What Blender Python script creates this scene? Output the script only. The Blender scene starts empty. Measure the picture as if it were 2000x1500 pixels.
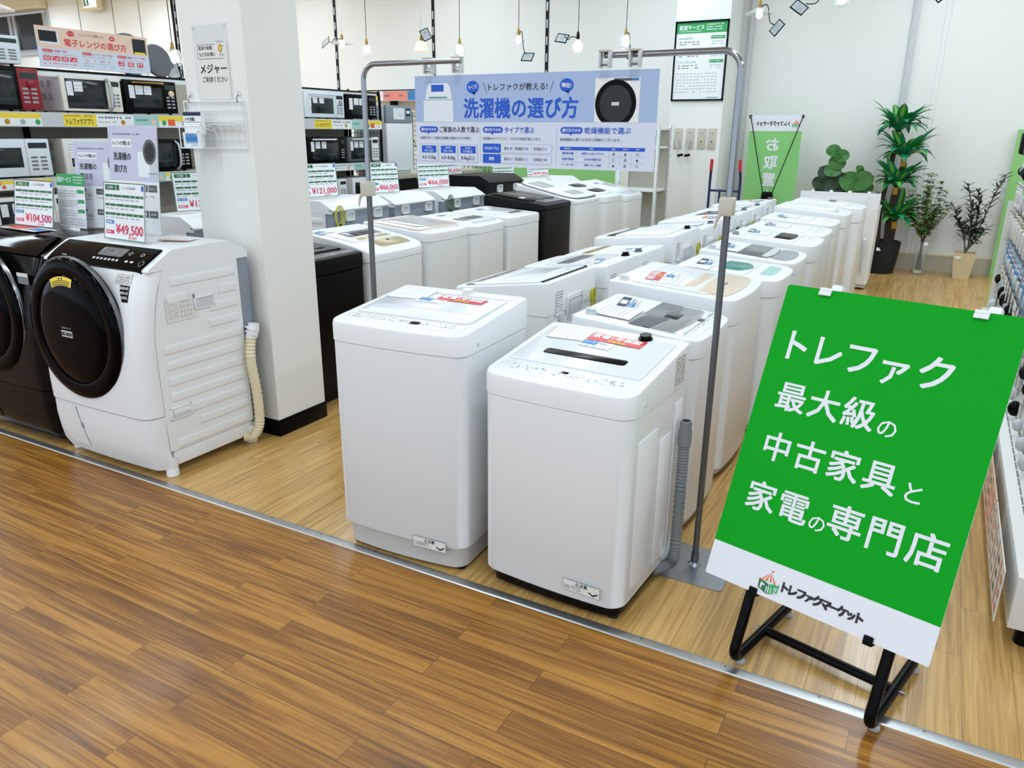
import bpy, bmesh, math, random
from mathutils import Vector, Matrix
random.seed(11)
S = bpy.context.scene
C = S.collection
R = math.radians
PI = math.pi

# ---------------------------------------------------------------- camera, world, lights, exposure
F_PX, PITCH, YAW, ROLL, EYE = 1492.47, 0.320089, -0.503185, 0.0079269, 1.72
fw = Vector((math.sin(YAW) * math.cos(PITCH), math.cos(YAW) * math.cos(PITCH), -math.sin(PITCH)))
rt = Vector((math.cos(YAW), -math.sin(YAW), 0))
up = rt.cross(fw)
r2 = math.cos(ROLL) * rt + math.sin(ROLL) * up
u2 = -math.sin(ROLL) * rt + math.cos(ROLL) * up
cam = bpy.data.cameras.new('camera')
cam.sensor_width = 36
cam.lens = F_PX / 2000 * 36
cam.clip_start = 0.05
co = bpy.data.objects.new('camera', cam)
C.objects.link(co)
co.matrix_world = Matrix(((r2.x, u2.x, -fw.x, 0), (r2.y, u2.y, -fw.y, 0), (r2.z, u2.z, -fw.z, EYE), (0, 0, 0, 1)))
S.camera = co
w = bpy.data.worlds.new('store')
S.world = w
w.use_nodes = True
bg = w.node_tree.nodes['Background']
bg.inputs[0].default_value = (0.74, 0.87, 1.0, 1)
bg.inputs[1].default_value = 0.98
S.view_settings.view_transform = 'Standard'
S.view_settings.look = 'None'
S.view_settings.gamma = 1
S.view_settings.use_curve_mapping = False
S.view_settings.exposure = 0.4

def ceiling_or_fill_tube(x, y, sx, sy, power):
    l = bpy.data.lights.new('ceiling_or_fill_light', 'AREA')
    l.shape = 'RECTANGLE'
    l.size, l.size_y = sx, sy
    l.energy = power
    l.color = (0.76, 0.895, 1.0)
    o = bpy.data.objects.new('ceiling_or_fill_light', l)
    o.location = (x, y, 4.3)
    C.objects.link(o)
for lx in (-18.0, -14.0, -10.5, -7.0, -3.5, 0.0, 3.5):
    for ly in (-3.0, 0.3, 3.6, 6.7, 9.4):
        if lx > -12 or ly > 3:
            ceiling_or_fill_tube(lx, ly, 0.35, 2.4, 33 if lx > -12 else 64)  # far-left columns are added fill, stronger, to brighten the left back wall

# ---------------------------------------------------------------- materials
def lin(c):
    c /= 255
    return c / 12.92 if c <= 0.04045 else ((c + 0.055) / 1.055) ** 2.4
def rgb(h):
    return tuple(lin(int(h[i:i + 2], 16)) for i in (0, 2, 4)) + (1,)
MATS = {}
def P(name, hexc, rough=0.45, metal=0.0, spec=0.5, trans=0.0, emit=0.0, noise=0.0, nscale=40, bump=0.0, alpha=1.0, coat=0.0, ior=1.45):
    m = bpy.data.materials.new(name)
    m.use_nodes = True
    nt = m.node_tree
    b = nt.nodes['Principled BSDF']
    col = rgb(hexc)
    b.inputs['Base Color'].default_value = col
    b.inputs['Roughness'].default_value = rough
    b.inputs['Metallic'].default_value = metal
    b.inputs['Specular IOR Level'].default_value = spec
    b.inputs['Transmission Weight'].default_value = trans
    b.inputs['IOR'].default_value = ior
    b.inputs['Alpha'].default_value = alpha
    b.inputs['Coat Weight'].default_value = coat
    if emit:
        b.inputs['Emission Color'].default_value = col
        b.inputs['Emission Strength'].default_value = emit
    if noise or bump:
        tc = nt.nodes.new('ShaderNodeTexCoord')
        n = nt.nodes.new('ShaderNodeTexNoise')
        n.inputs['Scale'].default_value = nscale
        n.inputs['Detail'].default_value = 4
        nt.links.new(tc.outputs['Object'], n.inputs['Vector'])
        if noise:
            mx = nt.nodes.new('ShaderNodeMix')
            mx.data_type = 'RGBA'
            mx.inputs['A'].default_value = tuple(c * (1 - noise) for c in col[:3]) + (1,)
            mx.inputs['B'].default_value = tuple(min(1, c * (1 + noise)) for c in col[:3]) + (1,)
            nt.links.new(n.outputs['Fac'], mx.inputs['Factor'])
            nt.links.new(mx.outputs['Result'], b.inputs['Base Color'])
        if bump:
            bp = nt.nodes.new('ShaderNodeBump')
            bp.inputs['Strength'].default_value = bump
            bp.inputs['Distance'].default_value = 0.002
            nt.links.new(n.outputs['Fac'], bp.inputs['Height'])
            nt.links.new(bp.outputs['Normal'], b.inputs['Normal'])
    MATS[name] = m
    return m
for a in [
    ('white', 'E9EBEC', .32, 0, .5), ('cool', 'E5E9EB', .3, 0, .5), ('warm', 'EAE9E4', .34, 0, .5), ('offwhite', 'E3E2DC', .45),
    ('lgrey', 'C9CCCE', .4), ('mgrey', '9A9EA0', .45), ('dgrey', '54585B', .45), ('steelgrey', '86909A', .5), ('skirt', 'C2C1BC', .5),
    ('black', '050607', .26, 0, .12), ('gloss', '020203', .05, 0, .07), ('char', '101214', .4, 0, .2), ('espresso', '0C0807', .16, 0, .2), ('rubber', '1A1A1B', .7),
    ('silver', 'B9BCBF', .25, .7), ('gold', 'B6A67C', .3, .35), ('taupe', 'D8C8B4', .35), ('pink', 'D9C3B8', .22), ('teal', '3F8E86', .2),
    ('smoke', '6C7073', .15), ('smokedark', '2A2E32', .12), ('lidgrey', 'E0E3E7', .2), ('glassgrey', 'AEB3B5', .1),
    ('chrome', '9A9EA2', .2, 1), ('darkmetal', '6B6F72', .38, .8), ('steel', 'A9AFB5', .3, .9), ('alu', 'BDBFC0', .36, .9), ('brass', '9C7B3A', .3, .9),
    ('red', 'D8242B', .35), ('redglow', 'D9303A', .5), ('price', 'DF2F55', .5), ('blue', '2E7FC4', .45), ('royal', '1555C6', .45), ('navy', '14204A', .5), ('sky', 'A5B9DB', .5), ('ink', '23272B', .6), ('midink', '6F767A', .6), ('paleink', 'A9B0B5', .6),
    ('paper', 'EEF0F1', .5), ('banner', 'D3DAE8', .5), ('lav', 'C6C6DA', .4), ('dkgreen', '1F6B3D', .5), ('olive', '557A35', .5), ('hgreen', '2FA35A', .5),
    ('signgreen', '009E1C', .5, 0, .15), ('xgreen', '86C877', .55), ('wallgreen', '8FCB7A', .6), ('signwhite', 'E4E5EA', .35), ('purewhite', 'F7F7F8', .5), ('orange', 'E8662E', .5), ('yellow', 'F3DE2A', .4), ('label', 'F2D640', .45), ('mint', 'A4CDC4', .45), ('rose', 'E9897B', .5), ('peach', 'E9C9B4', .4),
    ('cream', 'E4D9B8', .5), ('beige', 'D3CCB8', .5), ('clamp', 'C4BFAE', .5), ('hosegrey', '7E8487', .5), ('cordyellow', 'C9C23A', .5), ('cordgreen', '4C6E3A', .5),
    ('mwred', '8E0F22', .2), ('mwivory', 'E4E2D4', .35), ('mwwhite', 'DFE6EA', .3), ('mwside', 'BFC1C6', .45), ('screen', '1B2427', .1),
    ('leaf', '17803A', .35), ('leaflight', '7DB352', .35), ('leafteal', '1F8A5E', .35), ('ficus', '2F6B1C', .4), ('ficusdark', '1E3A22', .45), ('oliveleaf', '46563A', .5), ('twigleaf', '809A58', .5), ('bark', '3A2A20', .8), ('twig', '5A5048', .8), ('ochre', 'B98A22', .6), ('pot', '0E0E10', .6), ('potbeige', 'CDBB94', .6),
    ('gripred', 'C6303A', .5), ('framenavy', '1E2A55', .4), ('facade', 'C3BCA9', .6), ('shelfbeige', 'B3AFA0', .55), ('shelfdark', '35383A', .6), ('cushion', '6E7276', .9), ('windowglass', '0F1416', .08), ('skybluepack', '7FA6C4', .4), ('tagsheet', 'B9C3C4', .4)]:
    P(*a)
P('wallpaint', 'EDEEEA', .75, noise=.02, nscale=1.2, bump=.05)
P('pillarpaint', 'EBEBE6', .7, noise=.015, nscale=3, bump=.05)
P('ceilingpaint', 'E9EAEA', .8)
P('plasticsheet', 'F2F5F7', .12, 0, .6, alpha=.3)
P('clear', 'F4F7F8', .05, trans=.92, alpha=.45)
P('vaseglass', 'EAF2F0', .04, trans=.9, alpha=.5)
P('bulbwarm', 'FFE7A0', .4, emit=1.6)
P('bulbwhite', 'FFFBF0', .4, emit=2.2)
P('exitlit', 'EAF7EC', .4, emit=1.3)
P('shadelit', 'F6D9A8', .5, emit=.8)
P('shadeclear', 'E4EBF0', .12, trans=.5, alpha=.5)
P('display', '2B3A36', .2)
M = MATS

def wood(name, c_light, c_mid, c_dark, c_seam, along, length, width, rough, seamw, vary, grain=1.0, coat=0.0):
    m = bpy.data.materials.new(name)
    m.use_nodes = True
    nt = m.node_tree
    L = nt.links.new
    N = nt.nodes.new
    b = nt.nodes['Principled BSDF']
    tc = N('ShaderNodeTexCoord')
    mp = N('ShaderNodeMapping')
    if along == 'Y':
        mp.inputs['Rotation'].default_value = (0, 0, R(90))
    L(tc.outputs['Object'], mp.inputs['Vector'])
    br = N('ShaderNodeTexBrick')
    br.offset = .37
    br.offset_frequency = 2
    br.inputs['Scale'].default_value = 1
    br.inputs['Brick Width'].default_value = length
    br.inputs['Row Height'].default_value = width
    br.inputs['Mortar Size'].default_value = seamw
    br.inputs['Mortar Smooth'].default_value = .2
    br.inputs['Color1'].default_value = (0, 0, 0, 1)
    br.inputs['Color2'].default_value = (1, 1, 1, 1)
    br.inputs['Mortar'].default_value = (.5, .5, .5, 1)
    L(mp.outputs[0], br.inputs['Vector'])
    sc = N('ShaderNodeVectorMath'); sc.operation = 'MULTIPLY'
    sc.inputs[1].default_value = (.9, 17, 1)
    L(mp.outputs[0], sc.inputs[0])
    of = N('ShaderNodeVectorMath'); of.operation = 'SCALE'
    of.inputs[3].default_value = 37
    L(br.outputs['Color'], of.inputs[0])
    ad = N('ShaderNodeVectorMath'); ad.operation = 'ADD'
    L(sc.outputs[0], ad.inputs[0]); L(of.outputs[0], ad.inputs[1])
    n1 = N('ShaderNodeTexNoise')
    n1.inputs['Scale'].default_value = 1.0 * grain
    n1.inputs['Detail'].default_value = 5
    n1.inputs['Roughness'].default_value = .62
    n1.inputs['Distortion'].default_value = .9
    L(ad.outputs[0], n1.inputs['Vector'])
    sc2 = N('ShaderNodeVectorMath'); sc2.operation = 'MULTIPLY'
    sc2.inputs[1].default_value = (1.6, 60, 1)
    L(mp.outputs[0], sc2.inputs[0])
    ad2 = N('ShaderNodeVectorMath'); ad2.operation = 'ADD'
    L(sc2.outputs[0], ad2.inputs[0]); L(of.outputs[0], ad2.inputs[1])
    n2 = N('ShaderNodeTexNoise')
    n2.inputs['Scale'].default_value = 1.5
    n2.inputs['Detail'].default_value = 3
    n2.inputs['Distortion'].default_value = .5
    L(ad2.outputs[0], n2.inputs['Vector'])
    mixf = N('ShaderNodeMath'); mixf.operation = 'MULTIPLY_ADD'
    L(n2.outputs['Fac'], mixf.inputs[0]); mixf.inputs[1].default_value = .62
    L(n1.outputs['Fac'], mixf.inputs[2])
    pv = N('ShaderNodeMath'); pv.operation = 'MULTIPLY_ADD'
    bw = N('ShaderNodeRGBToBW')
    L(br.outputs['Color'], bw.inputs[0])
    L(bw.outputs[0], pv.inputs[0]); pv.inputs[1].default_value = vary
    L(mixf.outputs[0], pv.inputs[2])
    cr = N('ShaderNodeValToRGB')
    e = cr.color_ramp.elements
    e[0].position = .54; e[0].color = rgb(c_dark)
    e[1].position = 1.04; e[1].color = rgb(c_light)
    k = e.new(.8); k.color = rgb(c_mid)
    L(pv.outputs[0], cr.inputs[0])
    mx = N('ShaderNodeMix'); mx.data_type = 'RGBA'
    L(br.outputs['Fac'], mx.inputs['Factor'])
    L(cr.outputs[0], mx.inputs['A'])
    mx.inputs['B'].default_value = rgb(c_seam)
    L(mx.outputs['Result'], b.inputs['Base Color'])
    b.inputs['Roughness'].default_value = rough
    b.inputs['Coat Weight'].default_value = coat
    b.inputs['Coat Roughness'].default_value = .12
    bp = N('ShaderNodeBump')
    bp.inputs['Strength'].default_value = .12
    bp.inputs['Distance'].default_value = .001
    L(n2.outputs['Fac'], bp.inputs['Height'])
    L(bp.outputs['Normal'], b.inputs['Normal'])
    MATS[name] = m
wood('teak', 'AF7B30', '88571A', '522F0C', '402A0C', 'X', .93, .107, .36, .0009, .09, 1.0, .08)
wood('oak', 'D0A766', 'BA9152', '926D3A', '86663A', 'Y', .9, .15, .3, .001, .08, 1.6, .25)

# ---------------------------------------------------------------- mesh building
TXT = {}
def glyphs(s, bold):
    k = (s, bold)
    if k not in TXT:
        c = bpy.data.curves.new('t', 'FONT')
        c.body = s
        c.resolution_u = 2
        c.offset = bold
        o = bpy.data.objects.new('t', c)
        C.objects.link(o)
        dg = bpy.context.evaluated_depsgraph_get()
        me = bpy.data.meshes.new_from_object(o.evaluated_get(dg))
        vs = [(v.co.x, v.co.y) for v in me.vertices]
        fs = [tuple(p.vertices) for p in me.polygons]
        bpy.data.objects.remove(o)
        bpy.data.curves.remove(c)
        bpy.data.meshes.remove(me)
        xs = [a for a, _ in vs] or [0]
        TXT[k] = (vs, fs, min(xs), max(xs))
    return TXT[k]

def half(W, D, rf, rb, bulge=0, cx=0, cy=0, n=6, ny=1):
    """right half of a rounded rectangle from the front centre to the back centre"""
    pts = []
    for i in range(n):
        x = W / 2 * .04 + (W / 2 - rf - W / 2 * .04) * i / n
        pts.append((x, -D / 2 - bulge * (1 - (x / (W / 2)) ** 2)))
    fb = bulge * (1 - ((W / 2 - rf) / (W / 2)) ** 2)
    for i in range(n + 1):
        a = PI / 2 * i / n
        pts.append((W / 2 - rf + rf * math.sin(a), -D / 2 + rf - rf * math.cos(a) - fb * (1 - i / n)))
    for i in range(1, ny):
        pts.append((W / 2, -D / 2 + rf + (D - rf - rb) * i / ny))
    for i in range(n + 1):
        a = PI / 2 * i / n
        pts.append((W / 2 - rb + rb * math.cos(a), D / 2 - rb + rb * math.sin(a)))
    pts.append((W / 2 * .04, D / 2))
    return [(x + 0, y + cy) for x, y in pts]

class MB:
    def __init__(s, T=None):
        s.bm = bmesh.new()
        s.mats = []
        s.T = T
    def mi(s, m):
        m = MATS[m] if isinstance(m, str) else m
        if m not in s.mats:
            s.mats.append(m)
        return s.mats.index(m)
    def v(s, p):
        p = Vector(p)
        return s.bm.verts.new(s.T(p) if s.T else p)
    def f(s, vs, mi):
        try:
            fc = s.bm.faces.new(vs)
            fc.material_index = mi
        except ValueError:
            pass
    def poly(s, pts, m):
        s.f([s.v(p) for p in pts], s.mi(m))
    def loft(s, rings, m, cap0=None, cap1=None, closed=True):
        mi = s.mi(m)
        rs = [[s.v(p) for p in r] for r in rings]
        for a, b in zip(rs, rs[1:]):
            n = len(a)
            for i in range(n if closed else n - 1):
                j = (i + 1) % n
                s.f([a[i], a[j], b[j], b[i]], mi)
        for r, c, flip in ((rs[0], cap0, True), (rs[-1], cap1, False)):
            if c == 'n':
                s.f(r[::-1] if flip else r, mi)
            elif c == 'pair':
                h = len(r) // 2
                for i in range(h - 1):
                    q = [r[i], r[i + 1], r[-2 - i], r[-1 - i]]
                    s.f(q[::-1] if flip else q, mi)
        return s
    def add(s, tb, m):
        mi = s.mi(m)
        mp = {v: s.v(v.co) for v in tb.verts}
        for fc in tb.faces:
            s.f([mp[v] for v in fc.verts], mi)
        tb.free()
    def box(s, x0, x1, y0, y1, z0, z1, m, b=0, seg=2):
        tb = bmesh.new()
        bmesh.ops.create_cube(tb, size=1)
        for v in tb.verts:
            v.co = Vector(((x0 + x1) / 2 + v.co.x * (x1 - x0), (y0 + y1) / 2 + v.co.y * (y1 - y0), (z0 + z1) / 2 + v.co.z * (z1 - z0)))
        if b:
            bmesh.ops.bevel(tb, geom=tb.edges[:], offset=b, segments=seg, profile=.5, affect='EDGES')
        s.add(tb, m)
        return s
    def prism(s, pts, axis, a, b, m):
        """polygon in the other two axes, extruded along axis from a to b"""
        def mk(p, t):
            return {'x': (t, p[0], p[1]), 'y': (p[0], t, p[1]), 'z': (p[0], p[1], t)}[axis]
        s.loft([[mk(p, a) for p in pts], [mk(p, b) for p in pts]], m, 'n', 'n')
        return s
    def tube(s, pts, r, m, n=8, caps=True, flat=None):
        pts = [Vector(p) for p in pts]
        rr = r if isinstance(r, (list, tuple)) else [r] * len(pts)
        rings = []
        nrm = None
        for i, p in enumerate(pts):
            t = (pts[min(i + 1, len(pts) - 1)] - pts[max(i - 1, 0)]).normalized()
            if nrm is None:
                nrm = t.orthogonal().normalized()
            nrm = (nrm - t * nrm.dot(t))
            if nrm.length < 1e-6:
                nrm = t.orthogonal()
            nrm.normalize()
            bn = t.cross(nrm)
            rings.append([p + rr[i] * (math.cos(2 * PI * k / n) * nrm + math.sin(2 * PI * k / n) * bn) for k in range(n)])
        s.loft(rings, m, 'n' if caps else None, 'n' if caps else None)
        return s
    def cyl(s, p0, p1, r, m, r1=None, n=16):
        return s.tube([p0, p1], [r, r if r1 is None else r1], m, n)
    def lathe(s, prof, m, c=(0, 0, 0), n=24, axis='z'):
        rings = []
        for r, z in prof:
            ring = []
            for k in range(n):
                a = 2 * PI * k / n
                x, y = r * math.cos(a), r * math.sin(a)
                q = (x, y, z) if axis == 'z' else ((x, -z, y) if axis == '-y' else (z, x, y))
                ring.append((q[0] + c[0], q[1] + c[1], q[2] + c[2]))
            rings.append(ring)
        s.loft(rings, m, 'n', 'n')
        return s
    def ball(s, c, r, m, n=12, sz=1):
        s.lathe([(max(r * math.sin(PI * i / n), r * .02), -r * sz * math.cos(PI * i / n)) for i in range(n + 1)], m, c, n * 2)
        return s
    # printed things: F maps (u right, v up, w out of the surface)
    def rect(s, F, u0, u1, v0, v1, m, w=.0008, r=0):
        if r:
            r = min(r, (u1 - u0) / 2.01, (v1 - v0) / 2.01)
            pts = []
            for cx, cy, a0 in ((u1 - r, v0 + r, -90), (u1 - r, v1 - r, 0), (u0 + r, v1 - r, 90), (u0 + r, v0 + r, 180)):
                for k in range(4):
                    a = R(a0 + 30 * k)
                    pts.append((cx + r * math.cos(a), cy + r * math.sin(a)))
        else:
            pts = [(u0, v0), (u1, v0), (u1, v1), (u0, v1)]
        s.poly([F(u, v, w) for u, v in pts], m)
        return s
    def disc(s, F, u, v, r, m, w=.0008, n=20, ry=None):
        ry = r if ry is None else ry
        s.poly([F(u + r * math.cos(2 * PI * k / n), v + ry * math.sin(2 * PI * k / n), w) for k in range(n)], m)
        return s
    def ring(s, F, u, v, r, t, m, w=.0008, n=20):
        for k in range(n):
            a, b = 2 * PI * k / n, 2 * PI * (k + 1) / n
            s.poly([F(u + q * math.cos(g), v + q * math.sin(g), w) for q, g in ((r - t, a), (r, a), (r, b), (r - t, b))], m)
        return s
    def line(s, F, u0, v0, u1, v1, t, m, w=.0008):
        d = Vector((u1 - u0, v1 - v0)).normalized() * t / 2
        s.poly([F(u0 + d.y, v0 - d.x, w), F(u1 + d.y, v1 - d.x, w), F(u1 - d.y, v1 + d.x, w), F(u0 - d.y, v0 + d.x, w)], m)
        return s
    def text(s, F, t, u, v, h, m, al='c', wd=None, bold=0.0, w=.0012, rot=0, shear=0):
        """em height h, v is the middle of the line; wd fits the width"""
        vs, fs, x0, x1 = glyphs(t, 0)
        mi = s.mi(m)
        sx = h if wd is None else wd / max(x1 - x0, 1e-4)
        L = (x1 - x0) * sx
        off = {'c': -L / 2, 'l': 0, 'r': -L}[al]
        ca, sa = math.cos(rot), math.sin(rot)
        q = bold * h * .85
        for ci, (dx, dy) in enumerate(((q, q), (q, -q), (-q, q), (-q, -q)) if bold else ((0, 0),)):
            vv = []
            for x, y in vs:
                a, b = off + (x - x0) * sx + dx, (y - .37) * h + dy
                a += shear * b
                vv.append(s.v(F(u + a * ca - b * sa, v + a * sa + b * ca, w + .00008 * ci)))
            for fc in fs:
                s.f([vv[i] for i in fc], mi)
        return s
    def scribble(s, F, u0, u1, v, h, m='midink', w=.001, n=None):
        """a line of print too small to read"""
        n = n or max(2, int((u1 - u0) / (h * 1.6)))
        d = (u1 - u0) / n
        for i in range(n):
            if random.random() < .88:
                a = u0 + d * i
                s.rect(F, a, a + d * random.uniform(.5, .85), v - h / 2 * random.uniform(.6, 1), v + h / 2, m, w)
        return s
    def mesh(s, name, smooth=38):
        me = bpy.data.meshes.new(name)
        bmesh.ops.recalc_face_normals(s.bm, faces=s.bm.faces[:])
        s.bm.to_mesh(me)
        s.bm.free()
        for m in s.mats:
            me.materials.append(m)
        if smooth:
            me.polygons.foreach_set('use_smooth', [True] * len(me.polygons))
            me.set_sharp_from_angle(angle=R(smooth))
        return me
    def part(s, name, parent, label=None, smooth=38, kind=None):
        o = bpy.data.objects.new(name, s.mesh(name, smooth))
        C.objects.link(o)
        o.parent = parent
        if label:
            o['label'] = label
        if kind:
            o['kind'] = kind
        return o
    def solo(s, name, label, cat, loc=(0, 0, 0), rz=0, group=None, smooth=38):
        o = s.part(name, None, None, smooth)
        o.location = loc
        o.rotation_euler.z = rz
        tag(o, label, cat, group)
        return o
    def struct(s, name, smooth=38, label=None):
        o = s.part(name, None, label, smooth)
        o['kind'] = 'structure'
        return o

def tag(o, label, cat, group=None):
    o['label'] = label
    o['category'] = cat
    if group:
        o['group'] = group
    return o
def thing(name, label, cat, loc=(0, 0, 0), rz=0, group=None):
    o = bpy.data.objects.new(name, None)
    o.empty_display_size = .1
    C.objects.link(o)
    o.location = loc
    o.rotation_euler.z = rz
    return tag(o, label, cat, group)
def dup(root, loc, rz, label, group=None):
    c = root.copy()
    C.objects.link(c)
    c.location = loc
    c.rotation_euler.z = rz
    c['label'] = label
    if group:
        c['group'] = group
    for ch in list(root.children):
        k = ch.copy(); C.objects.link(k); k.parent = c
        for g in list(ch.children):
            q = g.copy(); C.objects.link(q); q.parent = k
    return c
def ring2(h, z):
    """closed ring from a right half outline; z number or function of y"""
    zf = z if callable(z) else (lambda y: z)
    return [(x, y, zf(y)) for x, y in h] + [(-x, y, zf(y)) for x, y in h[::-1]]
def FF(x=0, y=0, z=0):      # a surface facing -Y
    return lambda u, v, w: Vector((x + u, y - w, z + v))
def FB(x=0, y=0, z=0):      # facing +Y
    return lambda u, v, w: Vector((x - u, y + w, z + v))
def FR(x=0, y=0, z=0):      # facing +X
    return lambda u, v, w: Vector((x + w, y + u, z + v))
def FT(x=0, y=0, z=0):      # facing up
    return lambda u, v, w: Vector((x + u, y + v, z + w))

# ---------------------------------------------------------------- the setting
b = MB(); b.poly([(-26, -5, 0), (9, -5, 0), (9, 2.215, 0), (-26, 2.215, 0)], 'teak'); b.struct('floor', 0)
b = MB(); b.poly([(-26, 2.255, 0), (9, 2.255, 0), (9, 11.5, 0), (-26, 11.5, 0)], 'oak'); b.struct('floor.001', 0)
b = MB()
b.prism([(2.212, 0), (2.217, .0035), (2.25, .0045), (2.259, 0)], 'x', -26, 9, 'alu')
for k in range(44):
    b.cyl((-10 + k * .3, 2.242, .0035), (-10 + k * .3, 2.242, .0052), .004, 'darkmetal', n=8)
b.struct('trim_1', 30)
b = MB(); b.box(-26, 9, 11.5, 11.7, 0, 4.5, 'wallpaint'); b.struct('wall_back', 0)
b = MB(); b.box(-26, 9, -5, 11.7, 4.42, 4.5, 'ceilingpaint'); b.struct('ceiling', 0)
b = MB(); b.box(-26, 9, 11.484, 11.5, 0, .2, 'facade'); b.box(-26, 9, 11.478, 11.5, .2, .225, 'cream', .004); b.struct('baseboard_back')
# slotted wall standards and wall seams
for k, (x, z0) in enumerate(((-9.97, 1.9), (-5.76, 1.0), (-14.1, 1.6), (-7.87, 1.0))):
    b = MB(); b.box(x - .026, x + .026, 11.49, 11.5, z0, 4.42, 'char')
    for i in range(10):
        b.box(x - .012, x + .012, 11.487, 11.491, z0 + .3 + i * .24, z0 + .42 + i * .24, 'steel')
    if k == 2:
        b.box(x - .09, x - .05, 11.47, 11.5, z0, 4.42, 'black')
    b.struct('trim_%d' % (k + 2 if k < 3 else 10), 30)
b = MB()
for x in (-17.2, -16.05, -15.2, -18.3):
    b.box(x - .008, x + .008, 11.496, 11.5, 2.2, 4.4, 'dgrey')
b.struct('trim_5', 0)
b = MB(); b.box(-.71, -.63, 11.46, 11.5, .225, 4.42, 'lgrey', .006); b.struct('trim_6')
b = MB(); b.cyl((-2.66, 11.46, .2), (-2.66, 11.46, 4.42), .035, 'lgrey', n=12); b.struct('trim_7')
b = MB(); b.cyl((-.34, 11.47, .22), (-.34, 11.47, 4.42), .006, 'purewhite', n=6); b.cyl((-.28, 11.47, .22), (-.28, 11.47, 4.42), .006, 'purewhite', n=6); b.struct('trim_8')
# high dark window at the far left with its beam
b = MB(); b.box(-22, -18.3, 11.3, 11.5, 4.24, 4.42, 'cream'); b.struct('trim_9', 0)
win = MB().box(-22, -18.35, 11.44, 11.5, 3.3, 3.42, 'alu', .004)
win.box(-22, -18.35, 11.44, 11.5, 4.16, 4.24, 'alu', .004)
for x in (-19.75, -19.58, -18.4):
    win.box(x - .06, x + .06, 11.43, 11.5, 3.42, 4.16, 'alu', .004)
w_ = win.struct('window_1')
g = MB(); g.box(-22, -18.45, 11.47, 11.49, 3.42, 4.16, 'windowglass'); g.part('window_pane', w_, 'dark glass')
# left pillar
b = MB(); b.box(-3.665, -3.205, 3.0, 3.39, .1, 4.42, 'pillarpaint'); b.struct('pillar', 0, 'white square pillar beside the white drum washer')
b = MB(); b.box(-3.672, -3.198, 2.993, 3.397, 0, .1, 'black', .003); b.struct('baseboard_pillar')
# far pillar carrying the delivery poster
b = MB(); b.box(-3.5, -2.78, 10.8, 11.5, 0, 4.42, 'wallpaint'); b.struct('pillar.001', 0, 'white wall pillar carrying a framed poster')
# green board standing in the far right corner
b = MB(); b.box(.64, 1.7, 11.40, 11.44, .0, 1.78, 'wallgreen'); b.solo('partition_board', 'plain light green upright board in the far right corner behind the packs', 'board')

# ---------------------------------------------------------------- top-loading washing machines
def spiral(c0, pts):
    return pts
def hose_radii(n, r, amp=.12):
    return [r * (1 + (amp if i % 2 else -amp * .4)) for i in range(n)]
def curve(pts, n):
    """Catmull-Rom through points"""
    P_ = [Vector(p) for p in pts]
    P_ = [P_[0] * 2 - P_[1]] + P_ + [P_[-1] * 2 - P_[-2]]
    out = []
    seg = len(P_) - 3
    for i in range(n + 1):
        t = i / n * seg
        k = min(int(t), seg - 1)
        t -= k
        a, b_, c_, d = P_[k:k + 4]
        out.append(.5 * ((2 * b_) + (c_ - a) * t + (2 * a - 5 * b_ + 4 * c_ - d) * t * t + (3 * b_ - 3 * c_ + d - a) * t ** 3))
    return out
def cord_bundle(parent, x, y, z, col='cordyellow', s=1.0):
    b = MB()
    for k in range(3):
        r = .035 * s
        pts = [(x + (.6 + .25 * k) * r * math.sin(2 * PI * i / 14), y + (k - 1) * .007, z + r * (1.3 + .2 * k) * math.cos(2 * PI * i / 14)) for i in range(15)]
        b.tube(pts, .0045, col, 6)
        pts = [(x + (.4 + .2 * k) * r * math.sin(2 * PI * i / 14), y + (k - 1) * .007, z - .085 * s + r * (1.1 + .2 * k) * math.cos(2 * PI * i / 14)) for i in range(15)]
        b.tube(pts, .0035, col, 6)
    b.cyl((x, y, z - .05 * s), (x, y, z - .035 * s), .014, 'ink', n=8)
    return b.part('cord', parent, 'yellow coiled cord' if col == 'cordyellow' else None)

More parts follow.
